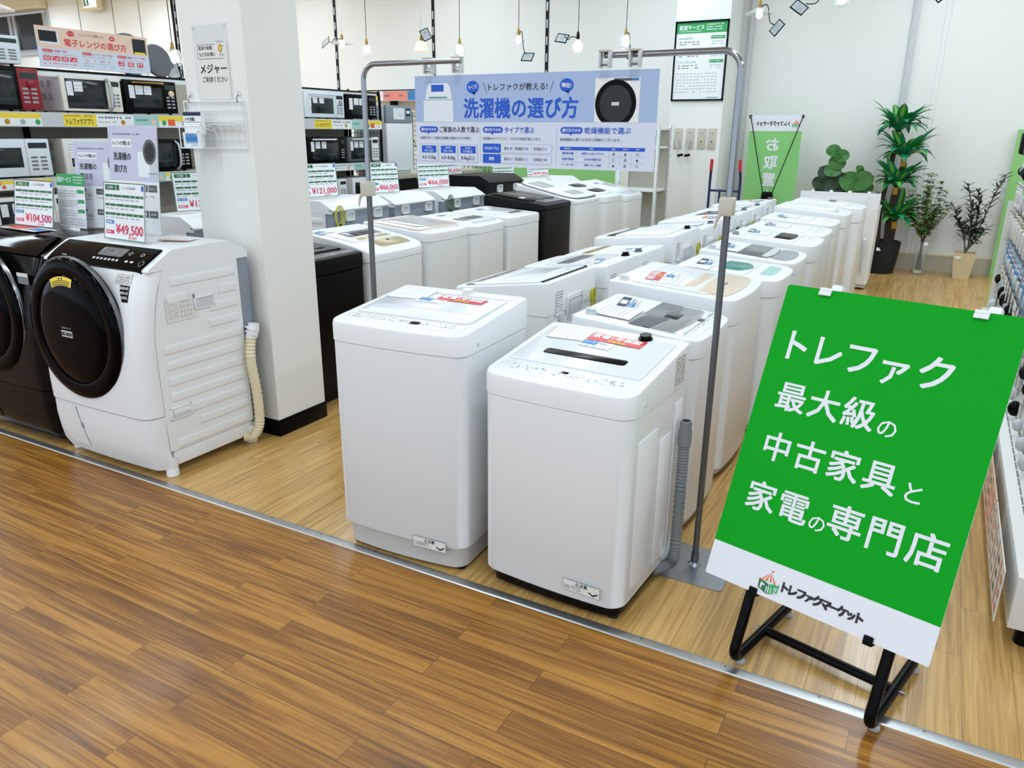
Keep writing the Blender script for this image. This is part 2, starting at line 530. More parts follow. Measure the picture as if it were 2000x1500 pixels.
def top_loader(label, loc, rz, W=.55, D=.56, Hf=.88, Hb=.94, p=1.0, body='white', top='white', base='skirt', seam=.085, rf=.045, bulge=.012,
               lid=None, panel=None, window=(), deck=(), tags=(), red=None, sleeve=None, inlet='offwhite', inlet_u=.12, prints=40, ribs=False,
               caution=False, hose=None, back=None, cord=None, group='washing machines in rows', side_label=False, screw=True, basez=.06):
    root = thing('washing_machine', label, 'washing machine', loc, rz, group)
    rb = .02
    zt = lambda y: Hf + (Hb - Hf) * max(0, min(1, (y + D / 2) / D)) ** p
    zc = Hf - seam
    F = lambda u, v, w: Vector((u, -D / 2 + v, zt(-D / 2 + v) + w))
    # cabinet
    h = half(W - .006, D - .004, rf, rb, bulge)
    hi = half(W - .014, D - .012, rf, rb, bulge)
    b = MB()
    b.loft([ring2(hi, basez), ring2(h, basez + .006), ring2(h, zc - .004), ring2(hi, zc)], body, 'pair', 'pair')
    if ribs:
        for sx in (-1, 1):
            x = sx * (W / 2 - .003)
            for y0, y1, z0, z1 in ((-D * .36, -D * .04, .12, zc - .1), (D * .02, D * .22, .12, zc - .16), (D * .28, D * .42, .12, zc - .06)):
                b.box(min(x, x + sx * .004), max(x, x + sx * .004), y0, y1, z0, z1, body, .0035)
    if back:
        b.box(-W * .38, W * .38, D / 2 - .004, D / 2 + .006, .12, zc - .03, body, .004)
    if caution:
        Fc = FF(0, -D / 2 - bulge * .9, 0)
        b2 = MB()
        u0, u1, v0, v1 = W * .12, W * .37, .1, .145
        b2.rect(Fc, u0, u1, v0, v1, 'offwhite', .003)
        for q in ((u0, v0, u1, v0), (u1, v0, u1, v1), (u1, v1, u0, v1), (u0, v1, u0, v0)):
            b2.line(Fc, *q, .001, 'ink', .0035)
        b2.text(Fc, '⚠注意', (u0 + u1) / 2, v1 - .011, .016, 'ink', bold=.02, w=.0036)
        for k in range(3):
            b2.scribble(Fc, u0 + .005, u0 + .075, v0 + .021 - .006 * k, .0035, 'midink', .0036)
        b2.line(Fc, u1 - .045, v0 + .018, u1 - .025, v0 + .008, .006, 'ink', .0036)
        b2.line(Fc, u1 - .027, v0 + .008, u1 - .008, v0 + .02, .006, 'ink', .0036)
        b2.part('caution_label', root, 'small white caution label')
    b.part('cabinet', root)
    # top cover collar
    ny = 8
    H0 = half(W, D, rf, rb, bulge, ny=ny)
    H1 = half(W - .006, D - .006, rf, rb, bulge, ny=ny)
    H2 = half(W - .022, D - .022, rf, rb, bulge, ny=ny)
    H3 = half(W - .034, D - .034, rf, rb, bulge, ny=ny)
    b = MB()
    b.loft([ring2(H2, zc), ring2(H0, zc + .003), ring2(H0, lambda y: zt(y) - .018), ring2(H1, lambda y: zt(y) - .006), ring2(H2, lambda y: zt(y) - .001), ring2(H3, zt)], top, 'pair', 'pair')
    if screw:
        b.cyl((W / 2 - .002, -D * .3, zc + .03), (W / 2 + .003, -D * .3, zc + .03), .007, 'lgrey', n=10)
    b.part('top_cover', root)
    def drape(name, cu, cv, w_, d_, r_, h_, m, bul=0, label=None, rfr=None, taper=None):
        ya = -D / 2
        hh = half(w_, d_, rfr or r_, r_, bul, cy=cv, ny=6)
        hj = half(w_ - .006, d_ - .006, rfr or r_, r_, bul, cy=cv, ny=6)
        def mk(q, z):
            return [tuple(F(x + cu, y, z)) for x, y in q] + [tuple(F(-x + cu, y, z)) for x, y in q[::-1]]
        b = MB()
        b.loft([mk(hh, -.004), mk(hh, h_), mk(hj, h_ + .002)], m, None, 'pair')
        if name == 'lid':
            hk = half(w_ + .007, d_ + .007, rfr or r_, r_, bul, cy=cv, ny=6)
            b.loft([mk(hk, -.004), mk(hk, .0012)], 'lgrey' if body not in ('black', 'char') else 'black', None, 'pair')
        return b.part(name, root, label)
    # sink, base, feet
    b = MB()
    hb = half(W - .05, D - .05, rf, rb, bulge)
    hb2 = half(W - .03, D - .03, rf, rb, bulge)
    b.loft([ring2(hb, .018), ring2(hb2, basez + .004)], base, 'pair', 'pair')
    b.part('base', root, 'black base' if base in ('black', 'char') else None)
    for sx in (-1, 1):
        for sy in (-1, 1):
            MB().lathe([(.02, 0), (.022, .008), (.014, .012), (.014, .025)], 'rubber', (sx * (W / 2 - .055), sy * (D / 2 - .06), 0), 12).part('foot', root)
    # lid, panel, windows
    if lid:
        drape('lid', *lid)
    if panel:
        drape('control_panel', *panel)
    for a in window:
        drape('lid_window', *a)
    for nm, *a in deck:
        drape(nm, *a)
    if prints:
        b = MB()
        pv = panel[1] if panel else .055
        z0 = .006 if not panel else panel[5] + .0035
        for k in range(prints):
            u = random.uniform(-W * .38, W * .38)
            v = pv + random.choice((-.017, -.007, .004, .014))
            s_ = random.uniform(.004, .012)
            b.rect(F, u, u + s_, v, v + .0028, random.choice(('midink', 'paleink', 'midink')), z0)
        for k in range(7):
            u = -W * .33 + k * W * .1
            b.ring(F, u, pv - .02, .0075, .0012, 'paleink', z0)
        b.part('button_print', root)
    if inlet:
        MB(lambda p: F(p.x, p.y, p.z)).lathe([(.028, -.01), (.028, .01), (.02, .012), (.02, .018), (.023, .02), (.023, .024), (.013, .024)], inlet, (inlet_u, D - .065, 0), 14).part('water_inlet', root, 'black water inlet' if inlet == 'black' else None)
    # stickers lying on the lid
    def tilt(u0, v0, a):
        ca, sa = math.cos(a), math.sin(a)
        return lambda u, v, w: F(u0 + u * ca - v * sa, v0 + u * sa + v * ca, w + .006)
    big = 1.0 if 'aisle' in group else 1.4
    if red:
        u, v, a, k = red
        k *= 1 if 'aisle' in group else 1.15
        G = tilt(u, v, a)
        b = MB()
        b.rect(G, -.09 * k, .09 * k, -.026 * k, .026 * k, 'red', .002)
        b.text(G, '家電1年保証', 0, .008 * k, .03 * k, 'purewhite', bold=.03, w=.003)
        b.text(G, '対象商品', .01 * k, -.017 * k, .015 * k, 'yellow', bold=.02, w=.003)
        b.part('warranty_sticker', root, 'red warranty sticker with white lettering', 0)
    for u, v, a, k, style in tags:
        k *= big
        G = tilt(u, v, a)
        b = MB()
        b.rect(G, -.062 * k, .062 * k, -.028 * k, .028 * k, 'paper', .0015)
        if style == 'navy':
            b.rect(G, -.062 * k, .062 * k, .0, .028 * k, 'navy', .002)
            b.rect(G, -.03 * k, .02 * k, .004 * k, .024 * k, 'paper', .0025)
        b.rect(G, -.058 * k, .0, -.008 * k if style != 'navy' else -.024 * k, .025 * k if style != 'navy' else -.002, 'blue', .002)
        b.text(G, 'サイズ' if style != 'plain' else '6kg', -.03 * k, .008 * k if style != 'navy' else -.013 * k, .015 * k, 'purewhite', bold=.02, w=.0026)
        b.scribble(G, .006 * k, .054 * k, .012 * k if style != 'navy' else -.01 * k, .006 * k, 'blue', .0026)
        b.scribble(G, -.05 * k, .05 * k, -.02 * k, .004 * k, 'midink', .0026)
        b.part('size_tag', root, 'blue and white tag', 0)
    if sleeve:
        u, v, a, k = sleeve
        k *= 1 + (big - 1) * .7
        G = tilt(u, v, a)
        b = MB()
        b.rect(G, -.088 * k, .088 * k, -.062 * k, .062 * k, 'paper', .001)
        for i in range(5):
            b.scribble(G, -.07 * k, .07 * k, .045 * k - i * .018 * k, .0035 * k, 'paleink', .0016)
        for q in ((-.088, -.062, .088, -.062), (.088, -.062, .088, .062), (.088, .062, -.088, .062), (-.088, .062, -.088, -.062)):
            b.line(G, *(t * k for t in q), .0016, 'midink', .0018)
        b.part('paper_sleeve', root, 'clear sleeve with a printed sheet', 0)
    if side_label:
        b = MB()
        G = FR(W / 2 + .0006, D * .22, zc - .05)
        b.rect(G, 0, .1, .06, .18, 'offwhite', .0012)
        for i in range(9):
            b.scribble(G, .006, .094, .17 - i * .012, .005, 'midink', .0018)
        b.part('rating_label', root)
    if hose == 'grey':
        x = W / 2 + .035
        pts = curve([(x, D * .33, zc - .22), (x, D * .33, .4), (x, D * .32, .12), (x - .012, D * .3, .055), (x - .06, D * .16, .045)], 110)
        b = MB()
        b.tube(pts, hose_radii(len(pts), .021), 'hosegrey', 12)
        b.cyl((x, D * .33, zc - .23), (x, D * .33, zc - .17), .026, 'hosegrey')
        b.cyl((x, D * .33, zc - .17), (x, D * .33, zc - .13), .023, 'hosegrey')
        b.ring(FT(x, D * .33, zc - .1296), 0, 0, .023, .006, 'mgrey', .0002)
        b.disc(FT(x, D * .33, zc - .1296), 0, 0, .017, 'char', .0001)
        b.part('drain_hose', root, 'grey ribbed drain hose')
    if back:
        b = MB()
        b.box(-.1, .1, D / 2 + .004, D / 2 + .012, Hb - .24, Hb - .11, top, .012)
        b.box(-.085, .085, D / 2 + .01, D / 2 + .0135, Hb - .225, Hb - .125, 'lgrey', .01)
        b.part('back_handle', root)
        b = MB()
        G = FB(W * .36, D / 2 + .0014, Hb - .2)
        b.rect(G, 0, .09, 0, .14, 'paper', .0012)
        for i in range(8):
            b.scribble(G, .006, .084, .13 - i * .015, .006, 'midink', .002)
        b.part('rating_label', root, None, 0)
        b = MB()
        pts = curve([(W * .3, D / 2 + .02, Hb - .2), (W * .33, D / 2 + .03, Hb - .35), (W * .28, D / 2 + .035, .4), (W * .3, D / 2 + .03, .12)], 60)
        b.tube(pts, hose_radii(len(pts), .014), 'lgrey', 8)
        b.part('drain_hose', root)
        cord_bundle(root, -W * .3, D / 2 + .035, Hb - .15, cord or 'cordyellow', .72)
    return root

# the two machines at the end, facing the aisle
top_loader('white washing machine nearest the left pillar, flat lid and pale grey plinth', (-1.78, 2.54, 0), R(3), W=.62, D=.57, Hf=1.005, Hb=1.05, body='cool',
           lid=(0, .3, .53, .34, .03, .004, 'lidgrey'), panel=(0, .075, .55, .085, .02, .002, 'warm'), base='skirt', basez=.115, caution=True, prints=70, screw=True, rf=.055, bulge=.02,
           window=[(0, .2, .47, .09, .03, .0065, 'cool')],
           deck=[('hinge_strip', 0, .505, .55, .05, .015, .004, 'white'), ('dial', .06, .068, .045, .028, .013, .006, 'black', 0, 'black round dial')],
           red=(.08, .40, R(-3), 1.25), tags=[(-.04, .35, R(-4), 1.1, 'tag')], sleeve=(-.175, .41, R(3), 1.05), group='washing machines facing the aisle', inlet_u=.05)
top_loader('white washing machine with a black lid slot, black base and grey ribbed hose', (-1.079, 2.552, 0), R(-2.8), W=.605, D=.55, Hf=.886, Hb=.962, body='white', top='white',
           base='black', basez=.065, caution=True, rf=.06, ribs=True, side_label=True, hose='grey', prints=60, bulge=.014,
           lid=(0, .31, .53, .34, .012, .003, 'lidgrey'), window=[(.0, .245, .34, .05, .014, .0045, 'black')], panel=(0, .075, .55, .1, .04, .0015, 'white'),
           deck=[('display', .0, .09, .03, .02, .004, .003, 'black', 0, 'small black display')],
           red=(.045, .425, R(-4), 1.3), tags=[(-.01, .36, R(-5), 1.1, 'tag')], sleeve=(-.15, .43, R(4), 1.0), inlet='black', inlet_u=.14, group='washing machines facing the aisle')

# right row, lids sloping to the right-hand aisle
RC = 'washing machines in the right row'
RT = R(90)
top_loader('white washing machine with a smoky grey lid panel, directly behind the black-slot machine', (-1.08, 3.29, 0), RT, W=.56, D=.57, Hf=.905, Hb=.955, rf=.07, bulge=.02,
           lid=(0, .19, .47, .16, .02, .004, 'silver', .02), window=[(0, .265, .47, .11, .012, .006, 'smoke', .018), (.03, .2, .11, .07, .008, .007, 'smokedark')], panel=(0, .07, .48, .08, .04, .002, 'white', .012),
           deck=[('display', .06, .08, .05, .03, .004, .005, 'dgrey', 0, 'dark grey display')], tags=[(.1, .44, R(10), 1.1, 'navy')], sleeve=(-.09, .41, R(2), 1.0), group=RC, inlet='lgrey', inlet_u=-.2)
top_loader('large white washing machine with a beige lid front, second in the right row, red sticker', (-1.13, 3.99, 0), RT, W=.69, D=.64, Hf=.955, Hb=1.0, rf=.075, bulge=.03, seam=.13, prints=10,
           lid=(0, .33, .6, .4, .03, .004, 'cool', .0), window=[(0, .13, .56, .15, .03, .005, 'taupe', .03), (0, .255, .4, .06, .01, .006, 'taupe')],
           deck=[('display', .0, .12, .05, .012, .003, .009, 'midink')], red=(-.09, .47, R(8), 1.2), tags=[(-.0, .40, R(8), .9, 'tag')], sleeve=(-.12, .36, R(4), 1.1), group=RC, caution=False, inlet='offwhite', inlet_u=-.28)
top_loader('white washing machine with a round teal lid window, third in the right row', (-1.06, 4.71, 0), RT, W=.6, D=.6, Hf=.93, Hb=.965, rf=.1, bulge=.03, seam=.1, prints=10,
           lid=(0, .36, .5, .36, .03, .003, 'white', .0), window=[(0, .3, .3, .13, .03, .005, 'teal', .05, 'teal window')], panel=(.02, .085, .3, .07, .012, .002, 'mint', .01),
           tags=[(-.02, .46, R(5), 1.2, 'navy')], sleeve=(-.18, .45, 0, .8), group=RC, inlet=None)
top_loader('white washing machine with a grey patterned lid, fourth in the right row', (-1.08, 5.36, 0), RT, W=.6, D=.6, Hf=.935, Hb=.985, rf=.1, bulge=.03, seam=.08, prints=20,
           window=[(0, .27, .46, .2, .02, .005, 'smoke', .03)], panel=(0, .1, .44, .1, .03, .003, 'mgrey', .03), deck=[('lid_handle', 0, .19, .44, .035, .012, .007, 'lgrey', .02)],
           tags=[(0, .47, R(4), 1.2, 'navy')], sleeve=(-.1, .42, 0, 1), group=RC, inlet='lgrey', inlet_u=-.2)
top_loader('white washing machine with a black lid window, fifth in the right row', (-1.07, 6.02, 0), RT, W=.6, D=.62, Hf=.965, Hb=1.01, rf=.09, bulge=.025, seam=.12, prints=26,
           window=[(.02, .24, .34, .12, .015, .005, 'black', .02, 'black window')], lid=(0, .32, .5, .36, .03, .003, 'white'), panel=(0, .085, .5, .09, .04, .002, 'warm'),
           tags=[(.05, .47, R(4), 1.1, 'navy')], sleeve=(-.02, .43, 0, 1), group=RC, inlet='mgrey', inlet_u=-.22)
top_loader('white washing machine with a plain pale lid, sixth in the right row', (-1.08, 6.66, 0), RT, W=.58, D=.6, Hf=.965, Hb=1.0, rf=.08, bulge=.02, seam=.1,
           lid=(0, .32, .48, .34, .03, .003, 'warm'), panel=(0, .085, .46, .09, .03, .002, 'offwhite'), tags=[(.02, .45, R(4), 1.1, 'navy')], sleeve=(.0, .38, 0, 1), group=RC, inlet=None)
top_loader('white washing machine with a cream lid strip, seventh in the right row', (-1.09, 7.27, 0), RT, W=.56, D=.6, Hf=.985, Hb=1.02, rf=.08, bulge=.02, seam=.1,
           lid=(0, .3, .46, .2, .03, .003, 'offwhite'), panel=(0, .1, .46, .09, .03, .002, 'warm'), tags=[(.02, .46, R(4), 1.1, 'tag')], sleeve=(.0, .4, 0, 1), group=RC, inlet=None)
top_loader('taller white washing machine with a raised rounded lid, eighth in the right row', (-1.09, 7.94, 0), RT, W=.62, D=.62, Hf=1.01, Hb=1.07, p=.7, rf=.1, bulge=.03, seam=.12,
           lid=(0, .3, .5, .36, .06, .008, 'white', .02), window=[(-.12, .12, .16, .1, .03, .004, 'lgrey')], tags=[(.05, .42, R(4), 1.1, 'tag')], group=RC, inlet=None, prints=10)
top_loader('white washing machine with a dark curved lid grip, ninth in the right row', (-1.06, 8.72, 0), RT, W=.64, D=.66, Hf=1.01, Hb=1.06, p=.8, rf=.12, bulge=.04, seam=.14,
           lid=(0, .34, .54, .4, .08, .006, 'warm', .03), window=[(.1, .3, .2, .07, .03, .011, 'smoke')], tags=[(-.1, .46, R(4), 1.1, 'tag')], group=RC, inlet=None, prints=10)

# middle row, backs to the right row
MC = 'washing machines in the middle row'
LT = R(-90)
top_loader('white washing machine with a black-trimmed glass lid, first in the middle row', (-2.045, 3.88, 0), LT, W=.64, D=.6, Hf=.885, Hb=.965, body='cool', top='white', back=True, seam=.11,
           lid=(0, .33, .6, .42, .03, .006, 'cool'), window=[(0, .1, .56, .09, .02, .004, 'smoke'), (0, .34, .46, .2, .02, .009, 'lidgrey')], deck=[('lid_trim', 0, .548, .58, .014, .004, .006, 'black'), ('lid_trim', -.302, .33, .01, .42, .003, .006, 'black')], tags=[(.12, .38, R(4), 1.2, 'plain')], sleeve=(-.1, .34, 0, 1), group=MC, inlet=None, screw=False)
top_loader('cream-backed white washing machine with a blue tag and black inlet, second in the middle row', (-2.0, 4.55, 0), LT, W=.56, D=.58, Hf=.9, Hb=.955, body='warm', top='white', back=True,
           lid=(0, .3, .48, .32, .03, .004, 'lidgrey'), window=[(0, .25, .4, .1, .02, .006, 'dgrey')], tags=[(.08, .42, R(6), 1.2, 'tag')], group=MC, inlet='black', inlet_u=-.2, screw=False)
top_loader('low white washing machine with an open dark lid edge, third in the middle row', (-2.02, 5.17, 0), LT, W=.56, D=.58, Hf=.885, Hb=.94, back=True, lid=(0, .3, .48, .32, .03, .004, 'offwhite'), window=[(0, .16, .42, .06, .01, .006, 'brass')],
           tags=[(.05, .4, R(6), 1.0, 'tag')], group=MC, inlet='midink', screw=False)
top_loader('white washing machine with a half-open glass lid, fourth in the middle row', (-2.02, 5.88, 0), LT, W=.7, D=.64, Hf=.94, Hb=.995, back=True, seam=.14,
           lid=(0, .36, .6, .4, .02, .008, 'white'), window=[(0, .13, .54, .1, .01, .004, 'smokedark')], tags=[(.02, .45, R(6), 1.2, 'plain')], sleeve=(.1, .36, 0, 1), group=MC, inlet='black', inlet_u=-.2, screw=False)
for k, (y, W_, H_, lb, ld, rd) in enumerate(((6.58, .6, .97, 'white washing machine with a rounded pale lid, fifth in the middle row', 'cool', None), (7.22, .58, .99, 'white washing machine with an orange-red sticker, sixth in the middle row', 'offwhite', (.05, .4, R(5), 1.2)),
                                       (7.84, .56, .98, 'white washing machine with a black lid opening, seventh in the middle row', 'smokedark', None), (8.46, .58, .98, 'white washing machine with a green tag, eighth in the middle row', 'lidgrey', None),
                                       (9.1, .6, 1.0, 'white washing machine at the far end of the middle row by the hand truck', 'white', (0, .38, R(5), 1.0)))):
    top_loader(lb, (-2.0, y, 0), LT, W=W_, D=.6, Hf=H_ - .06, Hb=H_, back=True, lid=(0, .3, .46, .3, .03, .004, ld), tags=[(.1, .45, R(5), 1.1, 'tag')] if k != 3 else [], sleeve=(-.1, .42, 0, .9),
               red=rd, deck=[('price_sticker', 0, .45, .12, .05, .004, .003, 'hgreen')] if k == 3 else [], group=MC, inlet='midink', inlet_u=-.2, cord='cordgreen' if k % 2 else 'cordyellow', screw=False)

# left row, fronts to the middle aisle
LC = 'washing machines in the left row'
top_loader('glossy black washing machine beside the white pillar', (-3.62, 3.71, 0), RT, W=.58, D=.57, Hf=.95, Hb=.985, body='black', top='black', base='black', rf=.03, bulge=.01, seam=.1,
           lid=(0, .33, .5, .34, .02, .004, 'gloss'), window=[(0, .36, .42, .2, .01, .006, 'smokedark')], panel=(0, .07, .5, .07, .01, .002, 'smoke'), deck=[('energy_sticker', -.24, .11, .04, .02, .003, .003, 'offwhite')], group=LC, inlet=None, screw=False)
top_loader('white washing machine with a curved top and gold control panel, second in the left row', (-3.65, 4.38, 0), RT, W=.64, D=.62, Hf=.915, Hb=1.03, p=.6, body='cool', rf=.06, bulge=.02, seam=.06, prints=0,
           lid=(0, .33, .5, .26, .02, .004, 'white'), window=[(.02, .36, .36, .13, .02, .006, 'smoke'), (.02, .34, .22, .07, .008, .0085, 'black')], panel=(.06, .115, .34, .12, .02, .003, 'gold'),
           deck=[('lid_handle', .02, .24, .36, .06, .01, .005, 'gold'), ('dial', .06, .14, .03, .02, .01, .006, 'black')], tags=[(-.2, .5, R(4), 1, 'tag')], group=LC, inlet=None)
top_loader('white washing machine with a pink-edged glass lid and red sticker, third in the left row', (-3.65, 5.04, 0), RT, W=.6, D=.62, Hf=.985, Hb=1.04, body='cool', rf=.07, bulge=.025, seam=.07, prints=36, panel=(0, .06, .48, .06, .02, .002, 'cool'),
           lid=(0, .33, .56, .46, .03, .006, 'pink', .02), window=[(.02, .33, .42, .32, .02, .0085, 'glassgrey', .01)], red=(-.05, .5, R(4), 1.25), sleeve=(-.12, .42, R(3), 1.2), tags=[(.0, .42, R(3), .8, 'tag')], group=LC, inlet=None)
top_loader('white washing machine with a dark lid window, fourth in the left row', (-3.64, 5.65, 0), RT, W=.58, D=.6, Hf=.975, Hb=1.02, p=.8, body='cool', rf=.08, bulge=.02, seam=.07,
           lid=(0, .3, .46, .3, .03, .004, 'white'), window=[(.03, .24, .36, .1, .015, .006, 'smokedark'), (.03, .19, .34, .04, .01, .0065, 'smoke')], tags=[(0, .44, R(4), 1.2, 'tag')], group=LC, inlet=None, panel=(.05, .08, .34, .06, .02, .003, 'lgrey'))
top_loader('plain white washing machine just before the tall black one in the left row', (-3.64, 6.29, 0), RT, W=.62, D=.6, Hf=.99, Hb=1.02, body='cool', rf=.04, bulge=.01, seam=.08,
           lid=(0, .33, .5, .3, .03, .004, 'lidgrey'), window=[(.1, .16, .2, .05, .01, .005, 'smoke')], tags=[(0, .44, R(4), 1.2, 'plain')], group=LC, inlet=None)
top_loader('tall black washing machine with a folded brown lid and red sticker, in the left row', (-3.66, 6.97, 0), RT, W=.62, D=.66, Hf=1.05, Hb=1.12, body='char', top='char', base='black', rf=.03, bulge=.02, seam=.05, ribs=True, prints=0,
           lid=(0, .4, .56, .44, .03, .01, 'espresso'), window=[(.05, .12, .44, .12, .02, .005, 'smoke')], red=(.02, .5, R(4), 1.2), deck=[('energy_sticker', -.2, .3, .07, .05, .004, .016, 'offwhite')], group=LC, inlet=None, screw=False)
top_loader('tall white washing machine with a black-edged lid and yellow mark, after the tall black one', (-3.66, 7.68, 0), RT, W=.74, D=.68, Hf=1.045, Hb=1.19, rf=.14, bulge=.04, seam=.04,
           lid=(0, .36, .68, .62, .14, .016, 'white', .03), window=[(.0, .17, .3, .13, .03, .02, 'glassgrey')], deck=[('lid_edge', 0, .36, .7, .66, .15, .006, 'dgrey', .03), ('open_lid', -.12, .5, .28, .2, .02, .022, 'glassgrey')], tags=[(.1, .42, R(4), 1.1, 'tag')], group=LC, inlet=None, prints=0, screw=False)
top_loader('white washing machine with two black leaf-shaped windows, eighth in the left row', (-3.65, 8.4, 0), RT, W=.64, D=.66, Hf=1.03, Hb=1.15, rf=.12, bulge=.03, seam=.07,
           lid=(0, .36, .54, .5, .1, .006, 'white', .03), window=[(0, .22, .34, .12, .055, .009, 'black', .02, 'black window'), (0, .46, .34, .12, .055, .009, 'black', .02)], tags=[(.05, .36, R(4), 1.1, 'tag')], group=LC, inlet=None, prints=12)
top_loader('white washing machine with a silver control strip, beside the white rack', (-3.65, 9.09, 0), RT, W=.64, D=.66, Hf=1.0, Hb=1.14, rf=.1, bulge=.03, seam=.07,
           lid=(0, .38, .54, .46, .1, .005, 'white', .03), panel=(0, .09, .5, .1, .04, .004, 'lgrey', .03), tags=[(.0, .48, R(4), 1.2, 'plain')], sleeve=(.1, .4, 0, 1), group=LC, inlet=None)

# twin-tub machine closing the right row, its back to the camera
t = thing('twin_tub_washer', 'wide white twin-tub washer with an upright back panel, in front of the leafy plant', 'washing machine', (-1.06, 9.86, 0), R(180))
b = MB(); b.loft([ring2(half(.82, .46, .03, .03), .06), ring2(half(.83, .47, .03, .03), .4), ring2(half(.84, .48, .03, .03), .9)], 'warm', 'pair', 'pair'); b.part('cabinet', t)
b = MB(); b.prism([(-.235, .9), (-.225, .93), (.12, .95), (.15, 1.08), (.235, 1.085), (.24, .9)], 'x', -.425, .425, 'white'); b.part('back_panel', t)
b = MB(); b.box(-.3, .32, .239, .244, .93, 1.04, 'white', .004); b.part('access_cover', t)
for x in (-.2, .2):
    b = MB(); b.box(x - .18, x + .18, -.2, .1, .945, .958, 'lgrey', .006); b.part('lid', t)
for k in range(4):
    MB().cyl((-.3 + k * .2, .19, 1.083), (-.3 + k * .2, .19, 1.1), .018, 'white', n=10).part('knob', t)
b = MB(); b.box(-.36, -.31, .238, .252, .42, .6, 'warm', .012); b.tube(curve([(-.335, .25, .57), (-.335, .262, .45), (-.335, .255, .2)], 30), hose_radii(31, .014), 'lgrey'); b.part('drain_hose', t)
b = MB(); b.box(-.4, .4, -.22, .22, .02, .06, 'skirt'); b.part('base', t)
for sx in (-1, 1):
    for sy in (-1, 1):
        MB().cyl((sx * .36, sy * .19, 0), (sx * .36, sy * .19, .03), .02, 'rubber', n=10).part('foot', t)

